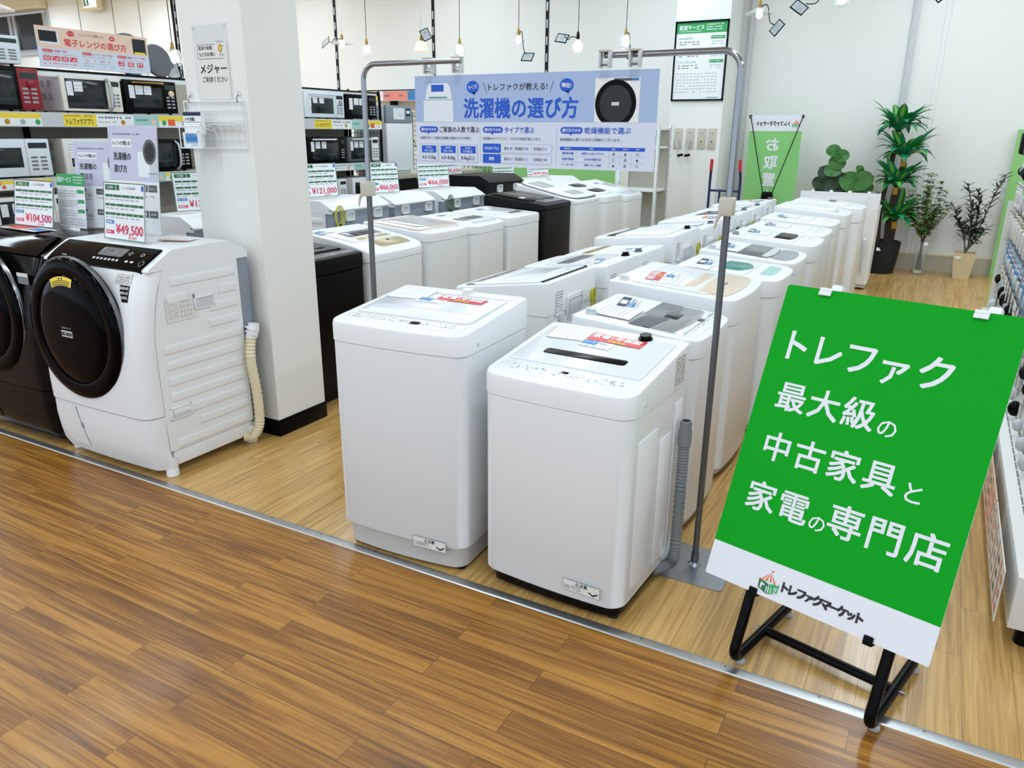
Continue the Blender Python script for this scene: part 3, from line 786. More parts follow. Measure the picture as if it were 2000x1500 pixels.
# ---------------------------------------------------------------- drum washers
def drum_washer(label, loc, rz, W=.83, D=.66, H=1.155, body='white', ring='gloss', group=None, hero=False, chrome=False, back=False, hose=True, cordc=None, backcol='steelgrey'):
    t = thing('drum_washer', label, 'washing machine', loc, rz, group)
    k = H / 1.155
    prof = [(.045, -.022), (.1, -.044), (.16, -.054), (.25, -.062), (.34, -.066), (.45, -.067), (.6, -.062), (.75, -.05), (.88, -.026), (.98, .004), (1.06, .04)]
    prof = [(z * k, d) for z, d in prof]
    def yf(z):
        for (z0, d0), (z1, d1) in zip(prof, prof[1:]):
            if z <= z1:
                return -D / 2 + d0 + (d1 - d0) * max(0, (z - z0)) / (z1 - z0)
        return -D / 2 + prof[-1][1]
    ys = -D / 2 + .03
    ysf = lambda z: max(ys, yf(z) + .085)
    def shell(z0, z1, m, ins=0):
        zs = sorted({z0, z1} | {z for z, _ in prof if z0 < z < z1})
        rings = []
        for i, z in enumerate(zs):
            y0 = yf(z)
            e = .004 if i in (0, len(zs) - 1) else 0
            d = ysf(z) - y0
            h = half(W - 2 * e, d, .075, .004, .012, cy=y0 + d / 2 + e)
            rings.append(ring2(h, z))
        return MB().loft(rings, m, 'pair', 'pair')
    zs_ = .335 * k
    shell(zs_ + .003, 1.06 * k, body).part('front_panel', t)
    low = shell(.045 * k, zs_ - .001, body).part('lower_panel', t)
    # filter door on the lower panel
    b = MB()
    G = lambda u, v, w: Vector((u, yf(v) - .012 * (1 - (2 * u / W) ** 2) - w, v))
    n = 8
    cols = []
    for i in range(n + 1):
        v = (.1 + .225 * i / n) * k
        cols.append([tuple(G(u, v, .003)) for u in (-W * .41 + (.06 * (1 - i / n) ** 2), -W * .3, -W * .2 + .05 * (1 - i / n))])
    b.loft(cols, body, closed=False)
    for i in range(n):
        u0, u1 = cols[i][2], cols[i + 1][2]
        b.poly([u0, u1, (u1[0] + .002, u1[1], u1[2]), (u0[0] + .002, u0[1], u0[2])], 'paleink' if body == 'white' else 'black')
    b.part('filter_door', low)
    if body == 'white':
        b = MB(); b.rect(G, -W * .175, -W * .155, .2 * k, .235 * k, 'mgrey', .0045, .004); b.part('latch', low)
    # sides and back
    b = MB()
    zz = [.14, .25, .4, .6, .75, .85, .93, 1.0, 1.065]
    b.prism([(ysf(z * k) + .002, z * k) for z in zz] + [(D / 2 - .075, 1.065 * k), (D / 2 - .075, .14 * k)], 'x', -W / 2 + .001, W / 2 - .001, body)
    for s_ in (-1, 1):
        x0, x1 = sorted((s_ * W / 2 - s_ * .004, s_ * (W / 2 + .0045)))
        for i in range(11):
            z = (1.0 - i * .083) * k
            ya, yb = ysf(z + .02) + .05, D / 2 - .1
            if i == 1: spans = [(ya, ya + .12), (ya + .32, yb)]
            elif i in (2, 3): spans = [(ya + .27, yb)]
            elif i == 9: spans = [(ya + .16, yb)]
            elif i == 0: spans = [(ya, yb)]
            else: spans = [(ya, yb)]
            for a, c in spans:
                b.box(x0, x1, a, c, z - .022, z + .022, body, .0042, 3)
    cab = b.part('cabinet', t)
    for y, z in ((-D / 2 + .28, .87 * k), (-D / 2 + .06, .335 * k)):
        b = MB()
        for s_ in (1,):
            x = s_ * W / 2
            for a0, a1, z0, z1 in ((y, y + .13, z - .032, z - .024), (y, y + .13, z + .024, z + .032), (y, y + .01, z - .032, z + .032), (y + .12, y + .13, z - .032, z + .032)):
                b.box(x - .004, x + .008, a0, a1, z0, z1, body, .003)
            b.poly([(x + .0012, y + .01, z + .024), (x + .0012, y + .12, z + .024), (x + .007, y + .12, z - .024), (x + .007, y + .01, z - .024)], 'lgrey' if body == 'white' else 'black')  # inner slope coloured darker than the body, standing in for recess shade
        b.part('carry_handle', t)
    b = MB()
    b.box(-W / 2 + .02, W / 2 - .012, -D / 2 + .06, D / 2 - .05, .05, .145 * k, body, .006)
    b.part('base', t)
    for sx in (-1, 1):
        for sy in (0, 1):
            MB().lathe([(.028, 0), (.032, .004), (.032, .04), (.03, .045), (.032, .05), (.032, .1)], body if body == 'white' else 'black', (sx * (W / 2 - .025), -D / 2 + .045 if not sy else D / 2 - .08, 0), 16).part('foot', t)
    # top
    z0, z1 = 1.06 * k, H
    y0 = yf(z0)
    b = MB()
    b.prism([(y0 + .004, z0 + .002), (y0 + .008, z0 + .012), (y0 + .14, z1 - .006), (y0 + .16, z1), (D / 2 - .12, z1 + .006), (D / 2 - .02, z1 - .045), (D / 2, z1 - .06), (D / 2, z0)], 'x', -W / 2 + .0, W / 2, body)
    b.part('top_panel', t)
    # slanted control panel
    a, c = Vector((0, y0 - .004, z0 + .006)), Vector((0, y0 + .135, z1 - .004))
    d = (c - a)
    L = d.length
    d.normalize()
    nn = Vector((0, -d.z, d.y))
    G2 = lambda u, v, w: a + Vector((u, 0, 0)) + d * v + nn * (w + .004 - .03 * (v / L) * (1 - v / L) * -1)
    hw = W / 2 - .045
    b = MB()
    rows = []
    for i in range(7):
        v = L * i / 6
        rows.append([tuple(G2(u, v, 0)) for u in (-hw, -hw * .5, 0, hw * .5, hw)])
    b.loft(rows, 'gloss', closed=False)
    b.loft([[tuple(G2(u, 0, -.02)) for u in (-hw, 0, hw)], [tuple(G2(u, 0, 0)) for u in (-hw, 0, hw)]], 'gloss', closed=False)
    for u in (-hw, hw):
        b.loft([[tuple(G2(u, L * i / 6, -.03)) for i in range(7)], [tuple(G2(u, L * i / 6, 0)) for i in range(7)]], 'gloss', closed=False)
    cp = b.part('control_panel', t, 'glossy black control panel')
    if body != 'espresso':
        b = MB()
        b.rect(G2, -.02, .17, L * .42, L * .82, 'smoke', .001, .01)
        b.text(G2, '32', .1, L * .6, .03, 'paleink', w=.002)
        for i in range(7):
            b.rect(G2, -.03 + i * .03, -.012 + i * .03, L * .24, L * .32, 'lgrey', .001)
        for u in (.22, .26):
            b.rect(G2, u, u + .024, L * .24, L * .32, 'lgrey', .001, .008)
        for u in (.21, .3):
            b.ring(G2, u, L * .62, .012, .003, 'lgrey', .001)
        b.ring(G2, .345, L * .27, .022, .003, 'paleink', .001, 4)
        b.scribble(G2, -.29, -.24, L * .25, .006, 'lgrey', .001)
        b.part('button_print', cp, None, 0)
    # door
    zc, r = .75 * k, .365 * k
    yc = yf(zc) - .014
    TX = Matrix.Rotation(R(-1.5), 4, 'X')
    dx = -.06 if hero or body == 'espresso' else 0
    T = lambda p: TX @ p + Vector((dx, yc, zc))
    b = MB(T)
    b.lathe([(r * .985, -.03), (r, -.01), (r * .99, .008), (r * .96, .018), (r * .88, .024), (r * .8, .024), (r * .77, .02), (r * .755, .0)], ring, n=56, axis='-y')
    door = b.part('door', t, 'round glossy black door ring' if not chrome else 'round black door')
    b = MB(T)
    b.lathe([(r * .768, .012), (r * .74, .022), (r * .6, .03), (r * .4, .036), (r * .2, .039), (r * .02, .04)], 'gloss', n=56, axis='-y')
    b.part('door_glass', door)
    b = MB(T)
    b.lathe([(r * .99, -.02), (r * 1.007, -.018), (r * 1.009, -.003), (r * 1.0, .004)], 'chrome' if chrome else 'darkmetal', n=56, axis='-y')
    b.part('door_rim', door, 'thin metal rim')
    if hero:
        def FD(u, v, w):
            q = math.hypot(u, v) / r
            e = .02
            pr = [(0, .04), (.2, .039), (.4, .036), (.6, .03), (.74, .024), (.8, .025), (.88, .025), (1, .01)]
            for (q0, e0), (q1, e1) in zip(pr, pr[1:]):
                if q <= q1:
                    e = e0 + (e1 - e0) * (q - q0) / (q1 - q0)
                    break
            return T(Vector((u, -e - w, v)))
        b = MB()
        n = 10
        for i in range(n):
            a0, a1 = R(115 - 40 * i / n), R(115 - 40 * (i + 1) / n)
            for q0, q1 in ((.62, .68), (.68, .74)):
                b.poly([FD(r * q * math.cos(g), r * q * math.sin(g), .002) for q, g in ((q0, a0), (q1, a0), (q1, a1), (q0, a1))], 'label')
        for q, hh in ((.71, .014), (.685, .006), (.66, .006), (.635, .006)):
            for i in range(12 if hh < .01 else 2):
                aa = R((111 - 32 * i / 11) if hh < .01 else (97 - 5 * i))
                u, v = r * q * math.cos(aa), r * q * math.sin(aa)
                b.line(FD, u - .006 * math.sin(aa), v + .006 * math.cos(aa), u + .006 * math.sin(aa) * .6, v - .006 * math.cos(aa) * .6, hh * .7, 'ink', .003)
        b.part('warning_label', door, 'curved yellow warning label', 0)
        b = MB()
        b.rect(FD, -.055, .035, -.035, -.002, 'lgrey', .002, .003)
        b.text(FD, 'BIG DRUM', -.01, -.018, .026, 'ink', wd=.08, bold=.03, w=.003)
        b.text(FD, 'うすめ ワイド', -.01, .012, .012, 'lgrey', wd=.08, w=.003)
        b.part('door_print', door, 'small grey BIG DRUM mark', 0)
        # safety notes on the front, upper right
        b = MB()
        Fs = lambda u, v, w: Vector((u, yf(v) - .012 * (1 - (2 * u / W) ** 2) - w, v))
        b.rect(Fs, .21, .325, 1.0, 1.055, 'offwhite', .002)
        for i, s_ in enumerate(('ちょっと待ってください', 'この製品は必ず確認を')):
            b.text(Fs, s_, .2675, 1.043 - i * .011, .009, 'ink', wd=.1, w=.003)
        for i in range(3):
            b.scribble(Fs, .218, .317, 1.022 - .008 * i, .004, 'midink', .003)
        b.poly([Fs(u, v, .002) for u, v in ((.255, .997), (.325, .997), (.325, .92), (.285, .92), (.262, .965))], 'black')
        for i, s_ in enumerate(('あぶないから', 'なかにはいっては', 'いけません')):
            b.text(Fs, s_, .321, .985 - i * .022, .0155, 'purewhite', al='r', bold=.02, w=.003, wd=(.058, .06, .045)[i])
        b.part('safety_label', t, 'white and black safety label', 0)
        b = MB()
        G = FR(W / 2 + .001, -D / 2 + .115, .8)
        b.rect(G, 0, .185, 0, .125, 'offwhite', .0015)
        b.scribble(G, .01, .1, .113, .006, 'midink', .002)
        for i in range(8):
            b.scribble(G, .008, .07, .1 - i * .011, .004, 'paleink', .002)
        for i in range(4):
            b.line(G, .08, .02 + i * .025, .15, .02 + i * .025, .0012, 'midink', .002)
            b.line(G, .085 + i * .02, .015, .085 + i * .02, .1, .0012, 'midink', .002)
        b.rect(G, .163, .175, .04, .12, 'midink', .002)
        b.part('rating_label', t, None, 0)
    # back
    b = MB()
    b.box(-W / 2 + .008, W / 2 - .008, D / 2 - .08, D / 2 + .004, .12 * k, z0 + .01, backcol, .004)
    for i in range(4):
        b.box(-W / 2 + .05, W / 2 - .05, D / 2, D / 2 + .014, (.3 + i * .17) * k, (.36 + i * .17) * k, backcol, .006)
    b.part('rear_panel', t, 'grey rear panel' if body == 'white' else None)
    if back:
        b = MB()
        b.box(-W / 2, W / 2, D / 2 - .03, D / 2 + .02, z1 - .075, z1 - .06, body, .004)
        b.part('rear_lip', t)
        for x in (-.2, .17):
            b = MB()
            for q in ((x - .055, x + .055, z0 - .07, z0 - .06), (x - .055, x + .055, z0 - .0, z0 + .01), (x - .055, x - .045, z0 - .07, z0 + .01), (x + .045, x + .055, z0 - .07, z0 + .01)):
                b.box(q[0], q[1], D / 2, D / 2 + .022, q[2], q[3], 'white', .003)
            b.poly([(x - .045, D / 2 + .007, z0), (x + .045, D / 2 + .007, z0), (x + .045, D / 2 + .018, z0 - .06), (x - .045, D / 2 + .018, z0 - .06)], 'lgrey')
            b.part('rear_handle', t, 'white recessed handle')
        if cordc:
            cord_bundle(t, W * .43, D / 2 + .035, z0 - .02, cordc, 1.5)
    if hose:
        x = W / 2 + .03
        b = MB()
        pts = curve([(x, D / 2 - .06, .63), (x + .004, D / 2 - .08, .5), (x + .004, D / 2 - .06, .3), (x, D / 2 - .06, .12), (x - .015, D / 2 - .1, .05), (x - .05, D / 2 - .14, .05)], 64)
        b.tube(pts, hose_radii(len(pts), .026), 'cream', 12)
        b.tube([(x, D / 2 - .06, .62), (x + .004, D / 2 - .04, .67), (x + .006, D / 2 - .035, .7)], [.03, .034, .03], 'white', 14)
        for q in (.64, .665):
            b.tube([(x, D / 2 - .055, q), (x + .002, D / 2 - .05, q + .008)], .038, 'white', 14)
        b.part('drain_hose', t, 'cream ribbed drain hose')
    return t
drum_washer('white drum washer with a big round black door, yellow label and cream hose', (-3.685, 2.615, 0), 0, hero=True, hose=True, group='drum washers facing the aisle')
bd = drum_washer('dark brown drum washer with a chrome-rimmed round door at the left edge', (-4.535, 2.63, 0), 0, body='espresso', chrome=True, hose=False, group='drum washers facing the aisle')
b = MB(); G = FF(0, -.33 - .03, 0)
b.rect(G, .27, .37, .925, .985, 'smoke', .004); b.rect(G, .27, .37, .965, .985, 'offwhite', .005)
for i in range(4):
    b.scribble(G, .275, .365, .955 - i * .008, .004, 'paleink', .005)
b.part('safety_label', bd, 'small grey and white label', 0)
b = MB(); G = lambda u, v, w: Vector((u, -.33 + .004 - w, v))
b.ring(G, .2, .22, .075, .004, 'black', .02); b.ring(G, .2, .22, .03, .012, 'midink', .018, 4); b.part('filter_cap', bd, None, 0)
DG = 'drum washers standing with their backs to the left row'
drum_washer('white drum washer behind the pillar carrying the 132,000 yen card', (-4.75, 3.86, 0), R(-90), W=.66, D=.68, H=1.14, group=DG, back=True, hose=False)
drum_washer('white drum washer with a yellow coiled cord, carrying the 121,000 yen card', (-4.73, 5.25, 0), R(-90), W=.76, D=.7, H=1.15, group=DG, back=True, hose=False, cordc='cordyellow')
drum_washer('white drum washer with two white rear handles, next after the one with the yellow cord', (-4.73, 6.03, 0), R(-90), W=.66, D=.7, H=1.14, group=DG, back=True, hose=False)
drum_washer('white drum washer directly left of the black drum washer, seen from behind', (-4.73, 6.91, 0), R(-90), W=.78, D=.7, H=1.13, group=DG, back=True, hose=False, cordc='cordgreen')
drum_washer('black drum washer in the row of turned drum washers', (-4.73, 7.79, 0), R(-90), W=.78, D=.7, H=1.24, body='char', group=DG, back=True, hose=False, backcol='char')
drum_washer('white drum washer just beyond the black one, under the right half of the blue banner', (-4.73, 8.66, 0), R(-90), W=.74, D=.7, H=1.14, group=DG, back=True, hose=False)
drum_washer('farthest white drum washer in the row of turned drum washers', (-4.73, 9.48, 0), R(-90), W=.72, D=.7, H=1.14, group=DG, back=True, hose=False)

# ---------------------------------------------------------------- price cards and guide boards
def price_card(label, price, loc, rz, W=.33, H=.25, tilt=8, frame='dkgreen', group='price cards on washing machines', thin=False):
    t = thing('price_card', label, 'price card', loc, rz, group)
    TX = Matrix.Rotation(R(-tilt), 4, 'X')
    T = lambda p: TX @ p
    b = MB(T)
    b.box(-W / 2 - .006, W / 2 + .006, -.002, .002, 0, H + .006, 'clear')
    b.box(-W / 2 - .006, W / 2 + .006, -.002, .07, 0, .003, 'clear')
    b.part('acrylic_holder', t)
    b = MB(T)
    F = FF(0, -.0025, .003)
    x0, x1 = -W / 2, W / 2
    b.rect(F, x0, x1, 0, H, 'paper', 0)
    for q in ((x0, 0, x1, 0), (x1, 0, x1, H), (x1, H, x0, H), (x0, H, x0, 0)):
        b.line(F, *q, .004, frame if not thin else 'ink', .001)
    b.rect(F, x0 + .015, x0 + .1 * W / .33, H * .87, H * .965, 'dkgreen' if price != '104,500' else 'olive', .001)
    b.rect(F, x0 + .105 * W / .33, x0 + .13 * W / .33, H * .87, H * .965, 'dkgreen', .001)
    b.text(F, '洗濯機', x0 + .057 * W / .33, H * .917, H * .06, 'paper', w=.002)
    b.text(F, 'ドラム式洗濯乾燥機', x0 + .205 * W / .33, H * .917, H * .05, 'midink', wd=W * .33, w=.002)
    b.rect(F, x1 - .025, x1 - .008, H * .88, H * .97, 'royal', .001)
    for i, v in enumerate((.77, .61, .45)):
        n = (5, 7, 4)[i]
        u = x0 + .014
        while u < x1 - .03:
            l = W * random.uniform(.1, .2)
            b.rect(F, u, min(u + l, x1 - .01), H * v - H * .022, H * v + H * .022, 'dkgreen', .001)
            u += l + W * .015
        b.scribble(F, x0 + .014, x1 - .03, H * (v - .065), H * .022, 'paleink', .001, 7)
    b.rect(F, x0 + .014, x0 + W * .25, H * .27, H * .335, 'blue', .001)
    b.rect(F, x0 + .014, x0 + W * .25, H * .09, H * .155, 'price', .001)
    b.scribble(F, x0 + .02, x0 + W * .22, H * .3, H * .03, 'paper', .0018, 4)
    b.scribble(F, x0 + .02, x0 + W * .22, H * .122, H * .03, 'paper', .0018, 4)
    b.text(F, '¥' + price, x1 - .014, H * .19, H * .24, 'price', al='r', wd=W * .66, bold=.012, w=.002)
    b.text(F, '(税込価格)', x1 - W * .3, H * .05, H * .055, 'price', w=.002)
    b.part('printed_sheet', t, None, 0)
    return t
price_card('price card reading ¥104,500 on the dark brown drum washer', '104,500', (-4.65, 2.62, 1.165), R(0), W=.38, H=.26, tilt=10, thin=True)
price_card('price card reading ¥49,500 on the front white drum washer', '49,500', (-3.68, 2.52, 1.165), R(-3), W=.35, H=.285, tilt=8)
price_card('price card reading ¥132,000 beside the pillar', '132,000', (-4.6, 3.76, 1.165), R(66), W=.31, H=.26, tilt=6)
price_card('price card reading ¥121,000 right of the pillar', '121,000', (-4.62, 5.01, 1.175), R(74), W=.36, H=.27, tilt=6)
price_card('price card reading ¥66,000 beside the left banner pole', '66,000', (-4.62, 5.9, 1.155), R(70), W=.3, H=.27, tilt=6)
price_card('price card reading ¥66,000 under the left end of the blue banner', '66,000', (-4.66, 6.76, 1.155), R(72), W=.4, H=.27, tilt=6)
price_card('half-hidden price card reading ¥88,000 behind the black drum washer', '88,000', (-5.0, 7.55, 1.245), R(62), W=.34, H=.2, tilt=6)
price_card('price card standing on the white drum washer just beyond the black one', '77,000', (-4.7, 8.3, 1.155), R(62), W=.3, H=.22, tilt=6)
price_card('price card on the farthest turned drum washer', '99,000', (-4.7, 9.2, 1.155), R(62), W=.34, H=.2, tilt=6)

def guide_board(label, loc, rz, W, H, tilt=6):
    t = thing('guide_board', label, 'sign', loc, rz, 'washing machine guide boards')
    TX = Matrix.Rotation(R(-tilt), 4, 'X')
    b = MB(lambda p: TX @ p)
    b.box(-W / 2, W / 2, 0, .003, 0, H, 'clear')
    b.box(-W / 2, W / 2, 0, .1, 0, .003, 'clear')
    b.part('acrylic_stand', t)
    b = MB(lambda p: TX @ p)
    F = FF(0, -.0006, 0)
    x0, x1 = -W / 2, W / 2
    b.rect(F, x0, x1, 0, H, 'paper', 0)
    b.rect(F, x0, x1, H * .49, H, 'lav', .001)
    b.scribble(F, x0 + W * .08, x1 - W * .35, H * .92, H * .014, 'midink', .002)
    b.rect(F, x0 + W * .08, x0 + W * .48, H * .8, H * .875, 'paper', .0016)
    b.text(F, 'トレファクが教える!', x0 + W * .28, H * .837, H * .045, 'ink', wd=W * .36, bold=.015, w=.0024)
    b.text(F, '洗濯機の', x0 + W * .1, H * .715, H * .078, 'ink', 'l', wd=W * .36, bold=.01, w=.0024)
    b.text(F, '選び方', x0 + W * .1, H * .6, H * .078, 'ink', 'l', wd=W * .27, bold=.01, w=.0024)
    b.rect(F, x1 - W * .4, x1 - W * .17, H * .53, H * .76, 'cool', .0016)
    b.rect(F, x1 - W * .23, x1 - W * .02, H * .565, H * .87, 'lgrey', .0014, .01)
    b.disc(F, x1 - W * .16, H * .76, W * .13, 'dgrey', .002, 24, H * .115)
    b.disc(F, x1 - W * .16, H * .76, W * .095, 'ink', .0024, 24, H * .085)
    b.line(F, x1 - W * .2, H * .565, x1 - W * .02, H * .565, .004, 'midink', .002)
    for i, v in enumerate((.44, .2)):
        b.rect(F, x0 + W * .07, x0 + W * .2, H * (v - .015), H * (v + .015), 'dgrey', .0016)
        b.text(F, ('サイズで選ぶ', '機能で選ぶ')[i], x0 + W * .07, H * (v - .06), H * .04, 'ink', 'l', wd=W * .26, w=.002)
        b.scribble(F, x0 + W * .07, x0 + W * .34, H * (v - .11), H * .012, 'paleink', .002)
        for k in range(3):
            u = x0 + W * (.42 + k * .185)
            b.rect(F, u, u + W * .165, H * (v - .045), H * (v + .02), 'dgrey', .0016)
            b.text(F, ('1~2人', '3~4人', '5人以上')[k] if i == 0 else ('節水', '乾燥', '洗浄')[k], u + W * .08, H * (v - .013), H * .026, 'paper', wd=W * .11, w=.0022)
            b.text(F, ('4.2~5.5kg', '6.0~8.0kg', '8.0kg~')[k] if i == 0 else '○', u + W * .08, H * (v - .085), H * .026, 'midink', w=.002)
    b.part('printed_sheet', t, None, 0)
guide_board('lavender washing machine guide board behind the 49,500 yen card', (-3.9, 2.75, 1.165), 0, .41, .57)
guide_board('lavender washing machine guide board on the dark brown drum washer', (-4.26, 2.79, 1.165), R(8), .36, .48)
t = thing('service_leaflet', 'upright delivery service sheet with a green heading on the dark brown drum washer', 'sign', (-4.43, 2.72, 1.165), 0)
TXm = Matrix.Rotation(R(-6), 4, 'X')
b = MB(lambda p: TXm @ p); b.box(-.13, .13, 0, .003, 0, .3, 'clear'); b.box(-.13, .13, 0, .08, 0, .003, 'clear'); b.part('acrylic_stand', t)
b = MB(lambda p: TXm @ p); F = FF(0, -.0006, 0)
b.rect(F, -.13, .13, 0, .3, 'paper', 0); b.rect(F, -.13, .13, .235, .3, 'hgreen', .001)
b.text(F, '配送サービス', -.12, .268, .032, 'purewhite', 'l', wd=.13, bold=.015, w=.002)
for i in range(3): b.scribble(F, .03, .12, .285 - i * .016, .006, 'purewhite', .002)
for i in range(3):
    b.rect(F, .06, .12, .195 - i * .055, .215 - i * .055, 'hgreen', .001)
    for j in range(3): b.scribble(F, -.12, .1 - j * .03, .205 - i * .055 - j * .014, .005, 'paleink', .0016)
for i in range(4): b.scribble(F, -.12, .12, .05 - i * .011, .005, 'paleink', .0016)
b.part('printed_sheet', t, None, 0)
# loose leaflets lying on the machines at the left
b = MB(); F = FT(0, 0, .0015)
b.rect(F, -.2, .2, -.06, .06, 'paper', 0); b.rect(F, -.2, .02, -.02, .06, 'red', .0006); b.rect(F, .05, .19, -.03, .04, 'blue', .0006); b.rect(F, -.12, .0, -.05, -.01, 'orange', .0012)
for i in range(3): b.scribble(F, -.18, .18, -.03 - i * .008, .004, 'paleink', .0014)
b.solo('leaflet', 'red and blue leaflet lying flat on the dark brown drum washer', 'leaflet', (-4.62, 2.56, 1.162), R(-4), smooth=0)
b = MB(); F = FT(0, 0, .0015)
b.rect(F, -.09, .09, -.06, .06, 'paper', 0); b.rect(F, -.085, .085, -.055, -.03, 'orange', .0006)
for i in range(5): b.scribble(F, -.08, .08, .045 - i * .014, .004, 'paleink', .001)
b.solo('leaflet', 'white leaflet with an orange edge on the front white drum washer', 'leaflet', (-3.5, 2.7, 1.1635), R(20), smooth=0)

# ---------------------------------------------------------------- green A-board in front
PHI, TH = -0.25530, 0.39141
t = thing('sign_stand', 'green and white shop sign on a black tubular floor stand at the right front', 'sign', (-.1734, 2.2219, 0), PHI)
sT, cT = math.sin(TH), math.cos(TH)
PW, PL, PZ = .7046, 1.0136, .2987
FS = lambda u, v, w: Vector((u, v * sT - w * cT, PZ + v * cT + w * sT))
TS = lambda p: FS(p.x, p.z, -p.y)
b = MB(TS)
h = [(-PW / 2 + .004, 0), (PW / 2 - .004, 0), (PW / 2, .004), (PW / 2, PL - .004), (PW / 2 - .004, PL), (-PW / 2 + .004, PL), (-PW / 2, PL - .004), (-PW / 2, .004)]
b.prism(h, 'y', -.0, .006, 'signwhite')
b.rect(FF(), -PW / 2, PW / 2, .118, PL - .004, 'signgreen', .0006)
b.rect(FF(), -PW / 2 + .004, PW / 2 - .004, PL - .004, PL, 'signgreen', .0006)
pan = b.part('sign_panel', t, 'green panel with a white lower band')
b = MB()
def jp(s, u0, v, em, pitch, m='signwhite', bold=.016):
    for i, ch in enumerate(s):
        b.text(FS, ch, u0 + pitch * i, v, em, m, bold=bold, w=.0012)
jp('トレ', -.262, .815, .115, .105); jp('フ', -.058, .813, .115, .1); jp('ァ', .046, .803, .11, .1); jp('ク', .158, .812, .115, .1)
jp('最大級', -.234, .645, .102, .108); jp('の', .072, .622, .066, .1, bold=.008)
jp('中古家具', -.235, .475, .102, .109); jp('と', .191, .456, .07, .1, bold=.008)
jp('家電', -.238, .304, .104, .11); jp('の', -.046, .28, .06, .1, bold=.008); jp('専門店', .034, .31, .11, .116)
b.part('lettering', pan, 'white lettering', 0)
b = MB()
lu, lv = -.136, .046
n = 8
for i in range(n):
    x0, x1 = lu - .031 + .062 * i / n, lu - .031 + .062 * (i + 1) / n
    b.poly([FS(u, v, .0014) for u, v in ((x0, lv + .008 + .004 * abs(i - 3.5) * -.4), (x1, lv + .008 + .004 * abs(i - 3.5) * -.4), (lu, lv + .036))], 'orange' if i % 2 == 0 else 'signwhite')
b.line(FS, lu, lv + .036, lu, lv + .042, .002, 'orange'); b.rect(FS, lu, lu + .007, lv + .039, lv + .043, 'orange')
b.poly([FS(u, v, .0013) for u, v in ((lu - .034, lv + .008), (lu - .001, lv - .002), (lu - .001, lv - .034), (lu - .032, lv - .022))], 'dkgreen')
b.poly([FS(u, v, .0013) for u, v in ((lu + .001, lv - .002), (lu + .034, lv + .008), (lu + .032, lv - .022), (lu + .001, lv - .034))], 'hgreen')
b.poly([FS(u, v, .002) for u, v in ((lu - .026, lv - .002), (lu - .012, lv - .006), (lu - .012, lv - .012), (lu - .02, lv - .01), (lu - .02, lv - .022), (lu - .026, lv - .02))], 'signwhite')
for u in (lu - .006, lu + .002, lu + .01):
    b.rect(FS, u, u + .003, lv - .028, lv - .01, 'signwhite', .002)
for v in (-.009, -.016, -.024):
    b.rect(FS, lu + .019, lu + .03, lv + v, lv + v + .0035, 'signwhite', .002)
b.part('logo', pan, 'small tent logo', 0)
b = MB()
for i, ch in enumerate('トレファクマーケット'):
    b.text(FS, ch, -.083 + .0258 * i, .053, .036 if ch not in 'ァッ' else .032, 'ink', bold=.055, w=.0014)
b.part('lettering', pan, 'black lettering', 0)
# frame: two side tubes bent at the floor, a cross tube
for sx, u in (('l', -.206), ('r', .236)):
    b = MB()
    yb = .03
    pts = [(u, .40, .036), (u, .2, .034), (u, .03, .034)]
    for i in range(9):
        a = R(-90 - (90 + 22.4) * i / 8)
        rr = .036
        cy, cz = .012, .034 + rr
        pts.append((u, cy + rr * math.cos(R(-90)) + rr * math.sin(a + R(90)), cz - rr * math.cos(a + R(90))))
    base = Vector(pts[-1])
    for L_ in (.12, .4, .8, 1.0):
        pts.append((u, base.y + L_ * sT, base.z + L_ * cT))
    b.tube(pts, .0172, 'black', 14)
    b.part('side_tube', t)
    for y in (.385, .02):
        MB().lathe([(.013, 0), (.017, .003), (.017, .012), (.012, .018), (.012, .024)], 'mgrey', (u + .006, y, 0), 12).part('foot', t, 'clear plastic foot')
b = MB(); b.tube([(-.206, .2, .034), (.236, .2, .034)], .0165, 'black', 14)
for u in (-.228, .258):
    b.cyl((u - .006, .2, .034), (u + .01, .2, .034), .007, 'chrome', n=8)
b.part('cross_tube', t)
b = MB(); b.tube([tuple(FS(-.206, .99, -.035)), tuple(FS(.236, .99, -.035))], .0165, 'black', 12); b.part('cross_tube', t)
for u in (-.218, .234):
    b = MB(TS)
    b.box(u - .024, u + .016, -.012, -.006, PL - .022, PL - .008, 'white', .002)
    b.box(u - .024, u + .016, -.01, .02, PL - .008, PL + .004, 'white', .003)
    b.box(u + .006, u + .04, .006, .05, PL - .01, PL + .022, 'white', .006)
    b.part('top_clip', t, 'white metal clip')
for u in (-.178, .187):
    b = MB(TS)
    b.box(u - .014, u + .014, -.007, -.002, -.008, .017, 'black', .003)
    b.box(u - .014, u + .014, -.007, .03, -.012, -.002, 'black', .003)
    b.part('bottom_hook', t, 'black hook')

